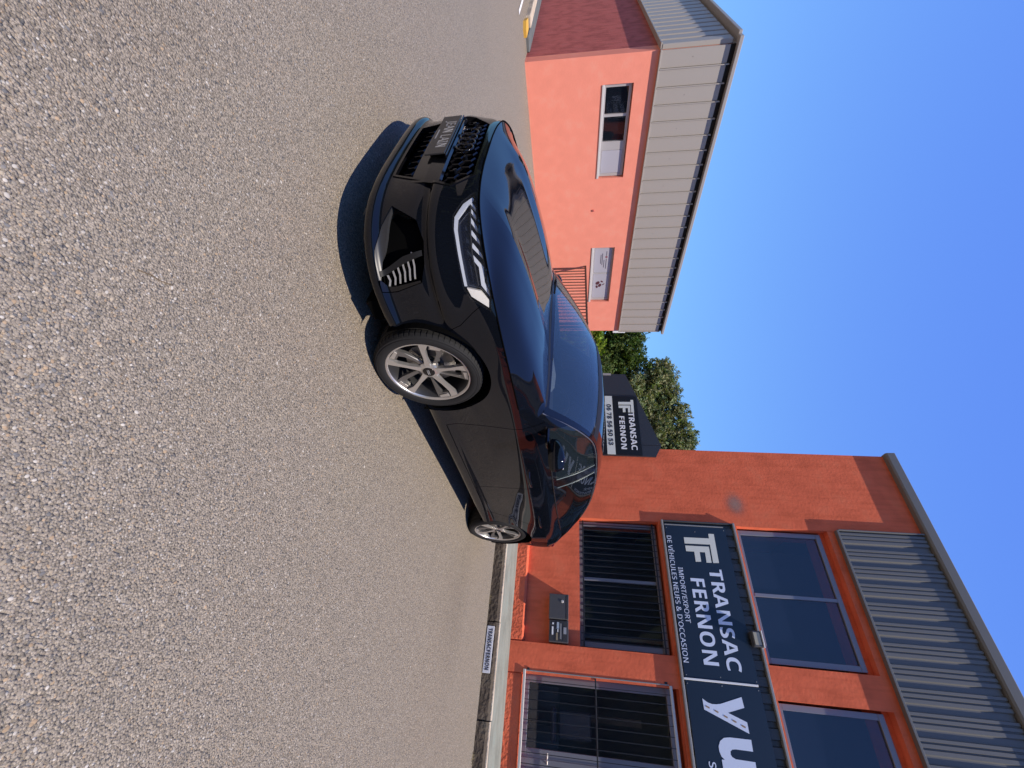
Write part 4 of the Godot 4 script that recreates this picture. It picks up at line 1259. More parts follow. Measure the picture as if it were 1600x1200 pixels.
	for i in hood_rows.size():
		var l: Array = []
		for k in range(5, 0, -1): l.append((hood_rows[i][k] as Vector3) * Vector3(1, 1, -1))
		hood_rows[i] = l + hood_rows[i]
	var gh := even_net(net(hood_rows, 16, 12), 60, 38)
	fair(gh, 150, true, true)
	# a crease runs up each side of the bonnet
	var c0 := 17
	for r in gh.size():
		for c in (gh[0] as PackedVector3Array).size():
			var d := absf(absf(c - 30.0) - 13.0)
			var fade := smoothstep(0.0, 0.22, float(r) / gh.size()) * (1.0 - smoothstep(0.75, 1.0, float(r) / gh.size()))
			gh[r][c].y += 0.0062 * maxf(0.0, 1.0 - d / 4.0) * fade
	var H := Surf.new()
	for q in [[0, c0], [c0, 60 - c0], [60 - c0, 60]]:
		var sub := []
		for r in gh.size(): sub.append((gh[r] as PackedVector3Array).slice(q[0], q[1] + 1))
		H.join(patch(sub, net_normals(sub)))
	# ---- doors between shoulder and window line
	var mid := []
	for i in belt.size():
		var q: Vector3 = door_line[i].lerp(belt[i], 0.5)
		var o := outline(belt, i)
		mid.append(q + Vector3(o.x, 0, o.y) * 0.011)
	mid[mid.size() - 1].z = 0.0
	var gu := even_net(net([door_line, mid, belt], 10, 5), 110, 0)
	fair(gu, 40, true, false)
	var U := patch(gu, net_normals(gu))

	# ---- outlines cut out of the body, unrolled as (back + out, up)
	var lamp := pv([[0.505, 0.694], [0.53, 0.676], [0.59, 0.640], [0.68, 0.606], [0.76, 0.606], [0.84, 0.614], [1.0, 0.625], [1.15, 0.632], [1.22, 0.662], [1.30, 0.752], [1.205, 0.7585], [1.10, 0.7505], [0.975, 0.7415], [0.79, 0.7235], [0.62, 0.7085]])
	var grille := pv([[-0.3, 0.672], [0.35, 0.672], [0.45, 0.575], [0.315, 0.272], [-0.3, 0.268]])
	var frame_ := pv([[-0.3, 0.684], [0.357, 0.684], [0.466, 0.576], [0.325, 0.260], [-0.3, 0.256]])
	var intake := pv([[0.585, 0.305], [0.62, 0.292], [0.72, 0.262], [0.89, 0.236], [1.10, 0.226], [1.155, 0.232], [1.15, 0.30], [1.10, 0.435], [0.98, 0.462], [0.84, 0.468], [0.70, 0.435]])
	var slot := pv([[-0.3, 0.198], [0.46, 0.196], [0.52, 0.188], [0.50, 0.178], [-0.3, 0.178]])
	var disc := func(ca: float, cy: float, r: float) -> PackedVector2Array:
		var o := PackedVector2Array()
		for k in 72: o.append(Vector2(ca + r * cos(TAU * k / 72), cy + r * sin(TAU * k / 72)))
		return o
	var arches := [disc.call(0.885, 0.325, 0.362), disc.call(3.516, 0.325, 0.362)]
	var seam_front := [[1.425, 0.285], [1.428, 0.6], [1.443, 0.80], [1.462, 0.955]]
	var seam_mid := [[2.415, 0.285], [2.385, 0.55], [2.345, 0.80], [2.315, 0.97]]
	var seam_low := [[1.425, 0.287], [2.0, 0.288], [2.90, 0.292], [2.95, 0.32], [3.02, 0.47], [3.10, 0.62], [3.17, 0.76], [3.27, 0.90], [3.33, 0.98]]
	var door_f := pv([[1.425, 0.285], [1.428, 0.6], [1.443, 0.80], [1.462, 1.2], [2.31, 1.2], [2.345, 0.80], [2.385, 0.55], [2.415, 0.285]])
	var door_r := pv([[2.415, 0.285], [2.385, 0.55], [2.345, 0.80], [2.31, 1.2], [3.33, 1.2], [3.27, 0.90], [3.17, 0.76], [3.10, 0.62], [3.02, 0.47], [2.95, 0.32], [2.90, 0.285]])
	var seams := strip(seam_front, 0.0026) + strip(seam_mid, 0.0026) + strip(seam_low, 0.0026)
	var got := cut(A, arches, 1)
	A = got[1]
	got = cut(A, [lamp], 0)
	var S_lamp: Surf = got[0]; A = got[1]
	got = cut(A, [grille], 0)
	var S_grille: Surf = got[0]; A = got[1]
	got = cut(A, [frame_], 0)
	var S_frame: Surf = got[0]; A = got[1]
	got = cut(A, [intake], 0)
	var S_intake: Surf = got[0]; A = got[1]
	got = cut(A, [slot], 0)
	var S_slot: Surf = got[0]; A = got[1]
	# bumper joint between lamp and arch, and round the lamp
	A = cut(A, strip([[1.262, 0.70], [1.30, 0.66], [1.385, 0.585], [1.43, 0.50]], 0.002), 0)[1]
	A = cut(A, seams, 1)[1]
	U = cut(U, seams, 1)[1]
	var fl := cut(A, [door_f], 1); A = fl[1]
	var rl := cut(A, [door_r], 1); A = rl[1]
	var fu := cut(U, [door_f], 1); U = fu[1]
	var ru := cut(U, [door_r], 1); U = ru[1]
	var body := Surf.new()
	body.join(A); body.join(U)
	skin("body", body.both(), M.paint, car, 0.018)
	skin("bonnet", H, M.paint, car, 0.012)
	for side in [1, -1]:
		var f: Surf = fl[0]; f.join(fu[0]) if side == 1 else null
		var r: Surf = rl[0]; r.join(ru[0]) if side == 1 else null
		var df := skin("front_door", f if side == 1 else f.mirrored(), M.paint, car, 0.018)
		var dr := skin("rear_door", r if side == 1 else r.mirrored(), M.paint, car, 0.018)
		for q in [[df, 2.06, 0.792], [dr, 2.98, 0.806]]:
			var hb := MB.new()
			var w := 0.893
			hb.tube(PackedVector3Array([Vector3(q[1], q[2], w - 0.012), Vector3(q[1] + 0.03, q[2] + 0.002, w + 0.024), Vector3(q[1] + 0.11, q[2] + 0.005, w + 0.032), Vector3(q[1] + 0.19, q[2] + 0.006, w + 0.024), Vector3(q[1] + 0.22, q[2] + 0.006, w - 0.012)]), 0.0115, 10)
			if side == -1: flip(hb)
			part("handle", hb, M.paint, q[0])
	# hood joint along the nose and shoulder, and the crease line on the doors
	for side in [1.0, -1.0]:
		var sb := MB.new()
		var line := PackedVector3Array()
		for q in dense(nose + flank, 4): line.append(q * Vector3(1, 1, side) + Vector3(-0.0005, 0.001, 0.0))
		sb.tube(line, 0.0042, 6)
		part("bonnet_joint", sb, M.seam, car)

	# ---- side windows and roof
	var top := [Vector3(1.375, 0.952, 0.795), Vector3(1.62, 1.108, 0.722), Vector3(1.83, 1.222, 0.668), Vector3(2.03, 1.300, 0.624), Vector3(2.25, 1.334, 0.606), Vector3(2.6, 1.345, 0.600), Vector3(2.95, 1.332, 0.600), Vector3(3.3, 1.288, 0.606), Vector3(3.6, 1.212, 0.62), Vector3(3.85, 1.12, 0.64)]
	var wrow := []
	for i in top.size():
		var q: Vector3 = belt[i].lerp(top[i], 0.5)
		wrow.append(q + Vector3(0, 0.006, 0.014) * minf(1.0, belt[i].distance_to(top[i]) * 4.0))
	var gc := net([belt.slice(0, top.size()), wrow, top], 8, 6)
	fair(gc, 40, true, false)
	var nc := net_normals(gc)
	var pane_f := patch(gc, nc, 1, 11, 9, 36)
	var pane_r := patch(gc, nc, 1, 11, 39, 56)
	var pane_q := patch(gc, nc, 1, 11, 57, 67)
	var pillars := Surf.new()
	pillars.join(patch(gc, nc, 0, 1)); pillars.join(patch(gc, nc, 11, 12))
	for q in [[0, 9], [56, 57], [67, 72]]: pillars.join(patch(gc, nc, 1, 11, q[0], q[1]))
	var bpillar := patch(gc, nc, 1, 11, 36, 39)
	skin("pillar_trim", pillars.both(), M.paint, car, 0.015)
	skin("pillar_trim", bpillar.both(), M.gloss, car, 0.015)
	for side in [1, -1]:
		for q in [["side_window", pane_f, M.car_glass], ["side_window", pane_r, M.car_glass_dark], ["quarter_window", pane_q, M.car_glass_dark]]:
			var s: Surf = q[1].moved(-0.003)
			skin(q[0], s if side == 1 else s.mirrored(), q[2], car)
		var tb := MB.new()
		var line := PackedVector3Array()
		for q in dense(belt.slice(1, 9), 4): line.append((q + Vector3(0, 0.004, 0.003)) * Vector3(1, 1, side))
		tb.tube(line, 0.0055, 6)
		part("belt_trim", tb, M.trim, car)
		tb = MB.new()
		line = PackedVector3Array()
		for q in dense(top.slice(0, 9), 4): line.append((q + Vector3(0, -0.012, 0.008)) * Vector3(1, 1, side))  # trim; its front run up the windscreen pillar stands in for a reflection
		tb.tube(line, 0.006, 6)
		part("window_trim_glint", tb, M.chrome_dull, car)
		for col in [36, 39]:  # two pale lines stand in for the reflection along the glossy pillar
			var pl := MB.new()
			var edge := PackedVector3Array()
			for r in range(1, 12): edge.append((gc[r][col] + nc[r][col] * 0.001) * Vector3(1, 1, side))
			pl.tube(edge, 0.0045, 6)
			part("pillar_glint", pl, M.pillar_glint, car)
	# roof net: windscreen, roof, tailgate
	var mids := [Vector3(1.235, 0.985, 0), Vector3(1.42, 1.108, 0), Vector3(1.64, 1.240, 0), Vector3(1.90, 1.368, 0), Vector3(2.13, 1.412, 0), Vector3(2.6, 1.432, 0), Vector3(2.95, 1.428, 0), Vector3(3.3, 1.405, 0), Vector3(3.65, 1.368, 0), Vector3(3.97, 1.315, 0), Vector3(4.13, 1.15, 0), Vector3(4.285, 0.975, 0)]
	var sides: Array = top + [Vector3(3.93, 1.05, 0.69), Vector3(3.98, 0.99, 0.73)]
	var roof_rows := []
	for i in mids.size():
		var line := []
		for f in [0.0, 0.25, 0.5, 0.75, 0.9, 1.0]:
			var c: Vector3 = mids[i]; var e: Vector3 = sides[i]
			line.append(Vector3(lerpf(c.x, e.x, pow(f, 2.2)), lerpf(c.y, e.y, pow(f, 2.5)), e.z * f))
		roof_rows.append(line)
	var gr := net(roof_rows, 4, 6)
	fair(gr, 40, true, true)
	var nr := net_normals(gr, 0)
	var roof := Surf.new()
	roof.join(patch(gr, nr, 20, gr.size() - 1)); roof.join(patch(gr, nr, 0, 20, 18, 20))
	skin("roof", roof.both(), M.paint, car, 0.01)
	skin("windscreen", patch(gr, nr, 1, 17, 0, 18).moved(-0.002).both(), M.screen_glass, car)
	skin("windscreen_inner", patch(gr, nr, 1, 17, 0, 18).moved(-0.007).both(), M.screen_glass, car)
	var band := patch(gr, nr, 0, 1, 0, 18)
	skin("windscreen_band", band.both(), M.gloss, car)
	skin("roof_header", patch(gr, nr, 17, 20, 0, 18).both(), M.matte, car)
	var cowl := MB.new()
	for i in 24:
		var q0: Vector3 = gh[gh.size() - 2][30 + i]; var q1: Vector3 = gh[gh.size() - 2][31 + i]
		var r0: Vector3 = gr[1][mini(i * 18 / 24, 18)]; var r1: Vector3 = gr[1][mini((i + 1) * 18 / 24, 18)]
		for s in [1.0, -1.0]:
			var k := Vector3(1, 1, s)
			cowl.quad((q0 - Vector3(0, 0.006, 0)) * k, (q1 - Vector3(0, 0.006, 0)) * k, (r1 + Vector3(0.02, 0, 0)) * k, (r0 + Vector3(0.02, 0, 0)) * k)
	part("cowl", cowl, M.matte, car)
	for wp in [[Vector3(1.30, 0.995, 0.40), Vector3(1.36, 1.00, -0.28)], [Vector3(1.27, 0.995, -0.30), Vector3(1.40, 0.985, -0.70)]]:
		var wb := MB.new()
		wb.tube(PackedVector3Array([wp[0], wp[0].lerp(wp[1], 0.5) + Vector3(-0.02, 0.012, 0), wp[1]]), 0.008, 6)
		part("wiper", wb, M.matte, car)

	front_end(car, S_lamp, S_grille, S_frame, S_intake, S_slot)
	# ---- under and inside
	var ub := MB.new()
	ub.box(Vector3(0.35, 0.19, -0.70), Vector3(4.15, 0.21, 0.70))
	for q in [[1.30, 3.10]]: ub.box(Vector3(q[0], 0.195, -0.84), Vector3(q[1], 0.215, 0.84))
	ub.box(Vector3(1.22, 0.21, -0.80), Vector3(1.26, 0.92, 0.80))
	ub.box(Vector3(3.55, 0.21, -0.75), Vector3(3.6, 0.95, 0.75))
	for s in [-1.0, 1.0]: ub.box(Vector3(0.40, 0.115, minf(0.48 * s, 0.80 * s)), Vector3(0.52, 0.23, maxf(0.48 * s, 0.80 * s)))  # boxes ahead of the front wheels, added to close a gap in the shadow
	part("underbody", ub, M.void, car)
	for q in [0.885, 3.516]:
		for side in [1.0, -1.0]:
			var lb := MB.new()
			lb.x = Transform3D(Basis(), Vector3(q, 0.325, 0))
			for k in 40:
				var a0 := PI * (-0.12 + 1.24 * k / 40); var a1 := PI * (-0.12 + 1.24 * (k + 1) / 40)
				var p0 := Vector3(cos(a0), sin(a0), 0) * 0.365; var p1 := Vector3(cos(a1), sin(a1), 0) * 0.365
				var o1 := Vector3(0, 0, 0.875 * side); var o0 := Vector3(0, 0, 0.52 * side)
				lb.quad(p0 + o1, p1 + o1, p1 + o0, p0 + o0)
				lb.tri(p0 + o0, p1 + o0, o0)
			part("wheel_arch_liner", lb, M.void, car)
	var dsh := MB.new()
	dsh.prism(pv([[1.26, 0.62], [1.26, 0.945], [1.45, 0.955], [1.62, 0.93], [1.72, 0.86], [1.70, 0.62]]), Vector3(0, 0, -0.74), Vector3.RIGHT, Vector3.UP, Vector3(0, 0, 1.48))
	dsh.box(Vector3(1.50, 0.93, 0.18), Vector3(1.72, 0.985, 0.56), 0.02)
	part("dashboard", dsh, M.dash, car)
	var sw := MB.new()
	var ring := PackedVector3Array()
	for k in 33: ring.append(Vector3(1.80 + 0.075 * sin(TAU * k / 32), 0.93 + 0.165 * sin(TAU * k / 32), 0.37 + 0.18 * cos(TAU * k / 32)))
	sw.tube(ring, 0.015, 8, false)
	sw.box(Vector3(1.775, 0.88, 0.30), Vector3(1.81, 0.96, 0.44), 0.01)
	sw.box(Vector3(1.79, 0.915, 0.20), Vector3(1.80, 0.94, 0.54))
	part("steering_wheel", sw, M.matte, car)
	for q in [[2.15, 0.36], [2.15, -0.36]]:
		var sb := MB.new()
		sb.box(Vector3(q[0] - 0.20, 0.42, q[1] - 0.24), Vector3(q[0] + 0.36, 0.60, q[1] + 0.24), 0.05)
		sb.prism(pv([[q[0] + 0.30, 0.52], [q[0] + 0.50, 1.10], [q[0] + 0.40, 1.13], [q[0] + 0.18, 0.58]]), Vector3(0, 0, q[1] - 0.22), Vector3.RIGHT, Vector3.UP, Vector3(0, 0, 0.44))
		sb.box(Vector3(q[0] + 0.42, 1.13, q[1] - 0.12), Vector3(q[0] + 0.52, 1.27, q[1] + 0.12), 0.035)
		part("front_seat", sb, M.seat_cloth, car)
	var rs := MB.new()
	rs.box(Vector3(2.95, 0.40, -0.62), Vector3(3.40, 0.60, 0.62), 0.05)
	rs.prism(pv([[3.32, 0.5], [3.60, 1.12], [3.50, 1.14], [3.20, 0.58]]), Vector3(0, 0, -0.6), Vector3.RIGHT, Vector3.UP, Vector3(0, 0, 1.2))
	part("rear_seat", rs, M.seat_cloth, car)
	# a pale bent sheet on the dashboard, behind the steering wheel
	var ps := MB.new()
	var pts := [[1.36, 0.60, 0.0], [1.44, 0.47, 0.016], [1.50, 0.30, 0.018], [1.56, 0.10, 0.004]]
	for i in 3:
		var p: Array = pts[i]; var q: Array = pts[i + 1]
		var wa := 0.075 if i == 0 else 0.085; var wb := 0.085 if i == 0 else (0.075 if i == 1 else 0.01)
		ps.quad(Vector3(p[0] - wa, 0.962 + p[2], p[1] - 0.02), Vector3(p[0] + wa * 0.6, 0.975 + p[2] * 2.0, p[1] + 0.03), Vector3(q[0] + wb * 0.6, 0.975 + q[2] * 2.0, q[1] + 0.03), Vector3(q[0] - wb, 0.962 + q[2], q[1] - 0.02))
	part("dashboard_sheet", ps, mat(Color(0.30, 0.36, 0.36), 0.7), car)
	# ---- mirrors
	for side in [1.0, -1.0]:
		var mb := MB.new()
		mirror_shell(mb, side, 0.0, 1.0)
		var m := part("door_mirror", mb, M.paint, car)
		if side < 0.0: m.transform = Transform3D(Basis(Vector3.UP, 0.35), Vector3(1.60, 0, -0.86)) * Transform3D(Basis(), Vector3(-1.49, -0.05, 0.90))
		var m2 := MB.new()
		m2.box(Vector3(1.515, 0.958, minf(0.82 * side, 0.95 * side)), Vector3(1.60, 0.982, maxf(0.82 * side, 0.95 * side)), 0.01)
		mirror_shell(m2, side, -0.004, 0.25)
		part("mirror_foot", m2, M.gloss, m)
		var mg := MB.new()
		mg.box(Vector3(1.655, 0.985, minf(0.91 * side, 1.06 * side)), Vector3(1.660, 1.075, maxf(0.91 * side, 1.06 * side)), 0.002)
		part("mirror_glass", mg, M.chrome, m)
	# ---- tail lamps
	for side in [1.0, -1.0]:
		var tl := MB.new()
		tl.prism(pv([[3.93, 0.80], [4.20, 0.80], [4.17, 0.90], [4.02, 0.915]]), Vector3(0, 0, 0.0), Vector3.RIGHT, Vector3.UP, Vector3(0, 0, 0.01))
		var bb := MB.new()
		bb.x = Transform3D(Basis(Vector3.UP, 0.62 * side), Vector3(3.98, 0.80, 0.838 * side))
		bb.box(Vector3(0, 0, -0.02), Vector3(0.26, 0.10, 0.012), 0.02)
		part("tail_lamp", bb, M.lamp_red, car)
	# ---- wheels
	var wheel := make_wheel()
	for q in [[0.885, 1.0, 0.5], [3.516, 1.0, 0.75], [0.885, -1.0, 0.1], [3.516, -1.0, 0.3]]:
		var w: Node3D = wheel if q[0] == 0.885 and q[1] == 1.0 else wheel.duplicate()
		w.name = "wheel" if w == wheel else "wheel_%03d" % (1 if q[1] > 0.0 else (2 if q[0] < 1.0 else 3))
		var bs := Basis() if q[1] > 0.0 else Basis(Vector3.UP, PI)
		w.transform = Transform3D(bs * Basis(Vector3.BACK, 0.0 if q[0] == 0.885 and q[1] > 0.0 else q[2]), Vector3(q[0], 0.317, 0.775 * q[1]))
		car.add_child(w)

func flip(b: MB) -> void:
	for i in range(0, b.v.size(), 3):
		for j in 3:
			b.v[i + j].z = -b.v[i + j].z
			b.n[i + j].z = -b.n[i + j].z
		var t := b.v[i + 1]; b.v[i + 1] = b.v[i + 2]; b.v[i + 2] = t
		t = b.n[i + 1]; b.n[i + 1] = b.n[i + 2]; b.n[i + 2] = t

func mirror_shell(b: MB, side: float, grow: float, upto: float) -> void:
	# a rounded wedge: blunt and broad at the back, drawn in towards the front
	var c := Vector3(1.655, 1.022, 0.985)
	var R := 12; var S := 28
	var at := func(i: int, k: int) -> Vector3:
		var t := float(i) / R
		var f := pow(sin(t * PI / 2.0), 0.55)
		var a := TAU * k / S
		var ca := cos(a); var sa := sin(a)
		var ex := signf(ca) * pow(absf(ca), 0.75) * 0.108 * f; var ey := signf(sa) * pow(absf(sa), 0.75) * (0.062 if sa > 0.0 else 0.045) * f
		return (c + Vector3(-0.155 * (1.0 - t) * (1.0 - 0.35 * ca * f) - 0.02 * ca * f, ey - 0.012 * (1.0 - t), ex - 0.02 * (1.0 - t))) 
	for i in R:
		for k in S:
			var a: Vector3 = at.call(i, k); var d: Vector3 = at.call(i, k + 1); var e: Vector3 = at.call(i + 1, k + 1); var f: Vector3 = at.call(i + 1, k)
			if upto < 1.0 and sin(TAU * (k + 0.5) / S) > -upto: continue
			var na := (a - c).normalized(); var nd := (d - c).normalized(); var ne := (e - c).normalized(); var nf := (f - c).normalized()
			var s := Vector3(1, 1, side)
			var off := na * grow
			b.tri((a - na * grow) * s, (d - nd * grow) * s, (e - ne * grow) * s, na * s, nd * s, ne * s)
			b.tri((a - na * grow) * s, (e - ne * grow) * s, (f - nf * grow) * s, na * s, ne * s, nf * s)
	if upto >= 1.0:
		for k in S:
			b.tri(at.call(R, k) * Vector3(1, 1, side), at.call(R, k + 1) * Vector3(1, 1, side), c * Vector3(1, 1, side))

func nose_x(w: float, y: float) -> float:
	# how far back the grille's face lies
	return -0.003 + 0.055 * w * w + 1.0 * pow(absf(w), 6.0) + 0.05 * absf(y - 0.44)

func front_end(car: Node, S_lamp: Surf, S_grille: Surf, S_frame: Surf, S_intake: Surf, S_slot: Surf) -> void:
	# grille: backing, frame, honeycomb, number-plate panel
	skin("grille_frame", S_frame.moved(0.005).both(), M.gloss, car, 0.03)
	var g := skin("grille", S_grille.moved(-0.06).both(), M.void, car)
	var hx := MB.new()
	var inside := pv([[0.335, 0.662], [0.425, 0.575], [0.295, 0.278], [-0.295, 0.278], [-0.425, 0.575], [-0.335, 0.662]])
	var cell := 0.039
	var rowh := cell * 1.5
	var row := 0
	var yy := 0.27
	while yy < 0.67:
		var xx := -0.6 + (cell * 0.866 if row % 2 == 1 else 0.0)
		while xx < 0.6:
			var c := Vector2(xx, yy)
			if Geometry2D.is_point_in_polygon(c, inside) and not (absf(xx) < 0.45 and yy > 0.365 and yy < 0.525):
				for k in 6:
					var a0 := TAU * (k + 0.5) / 6; var a1 := TAU * (k + 1.5) / 6
					var o0 := c + Vector2(cos(a0), sin(a0)) * cell * 0.99; var o1 := c + Vector2(cos(a1), sin(a1)) * cell * 0.99
					var i0 := c + Vector2(cos(a0), sin(a0)) * cell * 0.84; var i1 := c + Vector2(cos(a1), sin(a1)) * cell * 0.84
					var P := func(q: Vector2, dp: float) -> Vector3: return Vector3(nose_x(q.x, q.y) + 0.016 + dp, q.y, q.x)
					hx.quad_out(P.call(o0, 0.006), P.call(o1, 0.006), P.call(i1, 0.0), P.call(i0, 0.0), Vector3(1, yy, xx))
					hx.quad(P.call(i0, 0.0), P.call(i1, 0.0), P.call(i1, 0.035), P.call(i0, 0.035))
			xx += cell * 1.732
		yy += rowh
		row += 1
	var hm := part("honeycomb", hx, M.gloss, g)
	hm.set_meta("kind", "stuff")
	var pl := MB.new()
	var N := 24
	for i in N:
		var w0 := lerpf(-0.42, 0.42, float(i) / N); var w1 := lerpf(-0.42, 0.42, float(i + 1) / N)
		var lo := func(w: float, y: float, d: float) -> Vector3: return Vector3(nose_x(w, y) + d, y, w * (1.0 - (0.525 - y) * 0.52))
		for q in [[0.365, 0.016, 0.372, 0.002], [0.372, 0.002, 0.445, 0.0], [0.445, 0.0, 0.518, 0.002], [0.518, 0.002, 0.525, 0.016]]:
			pl.quad_out(lo.call(w0, q[0], q[1]), lo.call(w1, q[0], q[1]), lo.call(w1, q[2], q[3]), lo.call(w0, q[2], q[3]), Vector3(1, 0.44, 0))
	part("plate_panel", pl, M.gloss, g)
	var np := MB.new()
	np.box(Vector3(-0.024, 0.402, -0.345), Vector3(-0.016, 0.512, 0.175), 0.003)
	np.box(Vector3(-0.016, 0.412, -0.30), Vector3(0.0, 0.502, 0.12), 0.003)
	var npm := part("plate_holder", np, M.plate, g)
	var words := part_mesh("lettering", text("JEAN LAIN", false, 0.36, 0.068, 0.002), M.silver, npm)
	words.transform = Transform3D(Basis(Vector3(0, 0, 1), Vector3(0, 1, 0), Vector3(-1, 0, 0)), Vector3(-0.0235, 0.430, -0.265))
	var ul := MB.new()
	ul.box(Vector3(-0.0255, 0.414, -0.145), Vector3(-0.0235, 0.420, -0.025))
	part("underline", ul, M.silver, npm)
	var lip := MB.new()
	lip.box(Vector3(-0.020, 0.513, -0.36), Vector3(0.0, 0.523, 0.19), 0.004)
	part("plate_ledge", lip, M.paint, g)
	# four linked rings
	for k in 4:
		var rb := MB.new()
		var rp := PackedVector3Array()
		for j in 37: rp.append(Vector3(-0.010 + 0.006 * sin(TAU * j / 36), 0.600 + 0.043 * sin(TAU * j / 36), -0.105 + 0.066 * k + 0.043 * cos(TAU * j / 36)))
		rb.tube(rp, 0.0055, 8, false)
		part("badge_ring", rb, M.gloss, g)
	for q in [[-0.21, 0.63], [0.16, 0.61], [0.30, 0.58], [-0.30, 0.59]]:
		var sb := MB.new()
		sb.x = Transform3D(Basis(Vector3.UP, -PI / 2.0), Vector3(nose_x(q[0], q[1]) + 0.004, q[1], q[0]))
		sb.lathe(PackedVector2Array([Vector2(0.011, -0.02), Vector2(0.011, 0.004), Vector2(0.008, 0.006), Vector2(0.0001, 0.007)]), 16)
		part("sensor", sb, M.paint, g)
	# lower slot
	skin("lower_intake", S_slot.moved(-0.03).both(), M.void, car)
	var ns := MB.new()
	# side intakes
	for side in [1, -1]:
		var k := func(s: Surf) -> Surf: return s if side == 1 else s.mirrored()
		var ik := skin("side_intake", k.call(S_intake.moved(-0.055)), M.void, car)
		var got: Surf = cut(S_intake, [pv([[0.585, 0.304], [0.62, 0.294], [0.72, 0.264], [0.89, 0.239], [1.08, 0.230], [1.08, 0.243], [0.96, 0.258], [0.89, 0.276], [0.80, 0.288], [0.70, 0.294]])], 0)[0]
		skin("blade", k.call(got.moved(-0.006)), M.blade, ik, 0.02)
		got = cut(S_intake, [pv([[1.02, 0.243], [1.055, 0.243], [0.975, 0.36], [0.93, 0.455], [0.895, 0.455], [0.93, 0.36]])], 0)[0]
		skin("divider", k.call(got.moved(-0.004)), M.matte, ik, 0.04)
		got = cut(S_intake, [pv([[1.075, 0.24], [1.10, 0.235], [1.15, 0.236], [1.145, 0.30], [1.098, 0.43], [1.085, 0.43], [1.115, 0.30], [1.115, 0.262]])], 0)[0]
		skin("surround", k.call(got.moved(-0.002)), M.gloss, ik, 0.04)
		for f in 6:
			var y0 := 0.268 + 0.027 * f
			var l0 := 1.045 - 0.028 * f
			var wave := [[l0, y0], [l0 + (1.118 - 0.006 * f - l0) * 0.5, y0 + 0.006], [1.118 - 0.008 * f, y0 - 0.002]]
			got = cut(S_intake, strip(wave, 0.0035), 0)[0]
			if got.p.size() > 0: skin("fin", k.call(got.moved(-0.012)), M.silver, ik, 0.005)
		# honeycomb of the cavity
		var hc := MB.new()
		for q in strip_cells(0.64, 0.92, 0.31, 0.45, 0.027):
			for s2 in q: pass
		# head lamp: shell, light strips behind the cover, projector
		var hl := skin("headlight", k.call(S_lamp.moved(-0.04)), M.lamp_shell, car)
		var strips := {
			"light_strip": [[[0.535, 0.688], [0.59, 0.648], [0.685, 0.614], [0.77, 0.613], [0.84, 0.620], [1.0, 0.631], [1.135, 0.638], [1.135, 0.650], [1.0, 0.644], [0.84, 0.634], [0.77, 0.629], [0.697, 0.631], [0.618, 0.664], [0.553, 0.697]]],
			"light_slash": [[[0.565, 0.683], [0.585, 0.680], [0.635, 0.708], [0.615, 0.707]], [[0.62, 0.686], [0.645, 0.683], [0.70, 0.713], [0.675, 0.711]], [[0.69, 0.690], [0.72, 0.686], [0.785, 0.720], [0.755, 0.717]], [[0.775, 0.693], [0.805, 0.689], [0.875, 0.730], [0.845, 0.727]], [[0.86, 0.696], [0.89, 0.691], [0.965, 0.7385], [0.935, 0.735]]],
			"light_bar": [[[0.94, 0.696], [0.965, 0.690], [1.015, 0.716], [1.13, 0.718], [1.20, 0.752], [1.165, 0.752], [1.11, 0.736], [1.015, 0.738], [0.985, 0.722]]],
		}
		for nm in strips:
			for pq in strips[nm]:
				got = cut(S_lamp, [pv(pq)], 0)[0]
				skin(nm, k.call(got.moved(-0.012)), M.lamp_white, hl, 0.012)
		got = cut(S_lamp, [pv([[1.145, 0.648], [1.20, 0.664], [1.275, 0.742], [1.225, 0.747], [1.165, 0.712]])], 0)[0]
		skin("indicator", k.call(got.moved(-0.010)), M.lamp_hatch, hl, 0.02)
		got = cut(S_lamp, [pv([[0.60, 0.688], [0.93, 0.694], [1.03, 0.702], [1.13, 0.708], [1.13, 0.703], [1.03, 0.697], [0.93, 0.689], [0.60, 0.683]])], 0)[0]
		skin("inner_ridge", k.call(got.moved(-0.009)), M.blade, hl, 0.01)
		var pr := MB.new()
		pr.x = Transform3D(Basis(Vector3.UP, -PI / 2.0 + 0.55 * side), Vector3(0.285, 0.668, 0.675 * side))
		var prof := PackedVector2Array()
		for j in 9: prof.append(Vector2(0.030 * cos(j * PI / 16.0) + 0.0001, 0.022 * sin(j * PI / 16.0)))
		pr.lathe(prof, 24)
		part("projector", pr, M.chrome, hl)
		skin("cover", k.call(S_lamp), M.lens, hl)

func strip_cells(_a: float, _b: float, _c: float, _d: float, _e: float) -> Array:
	return []

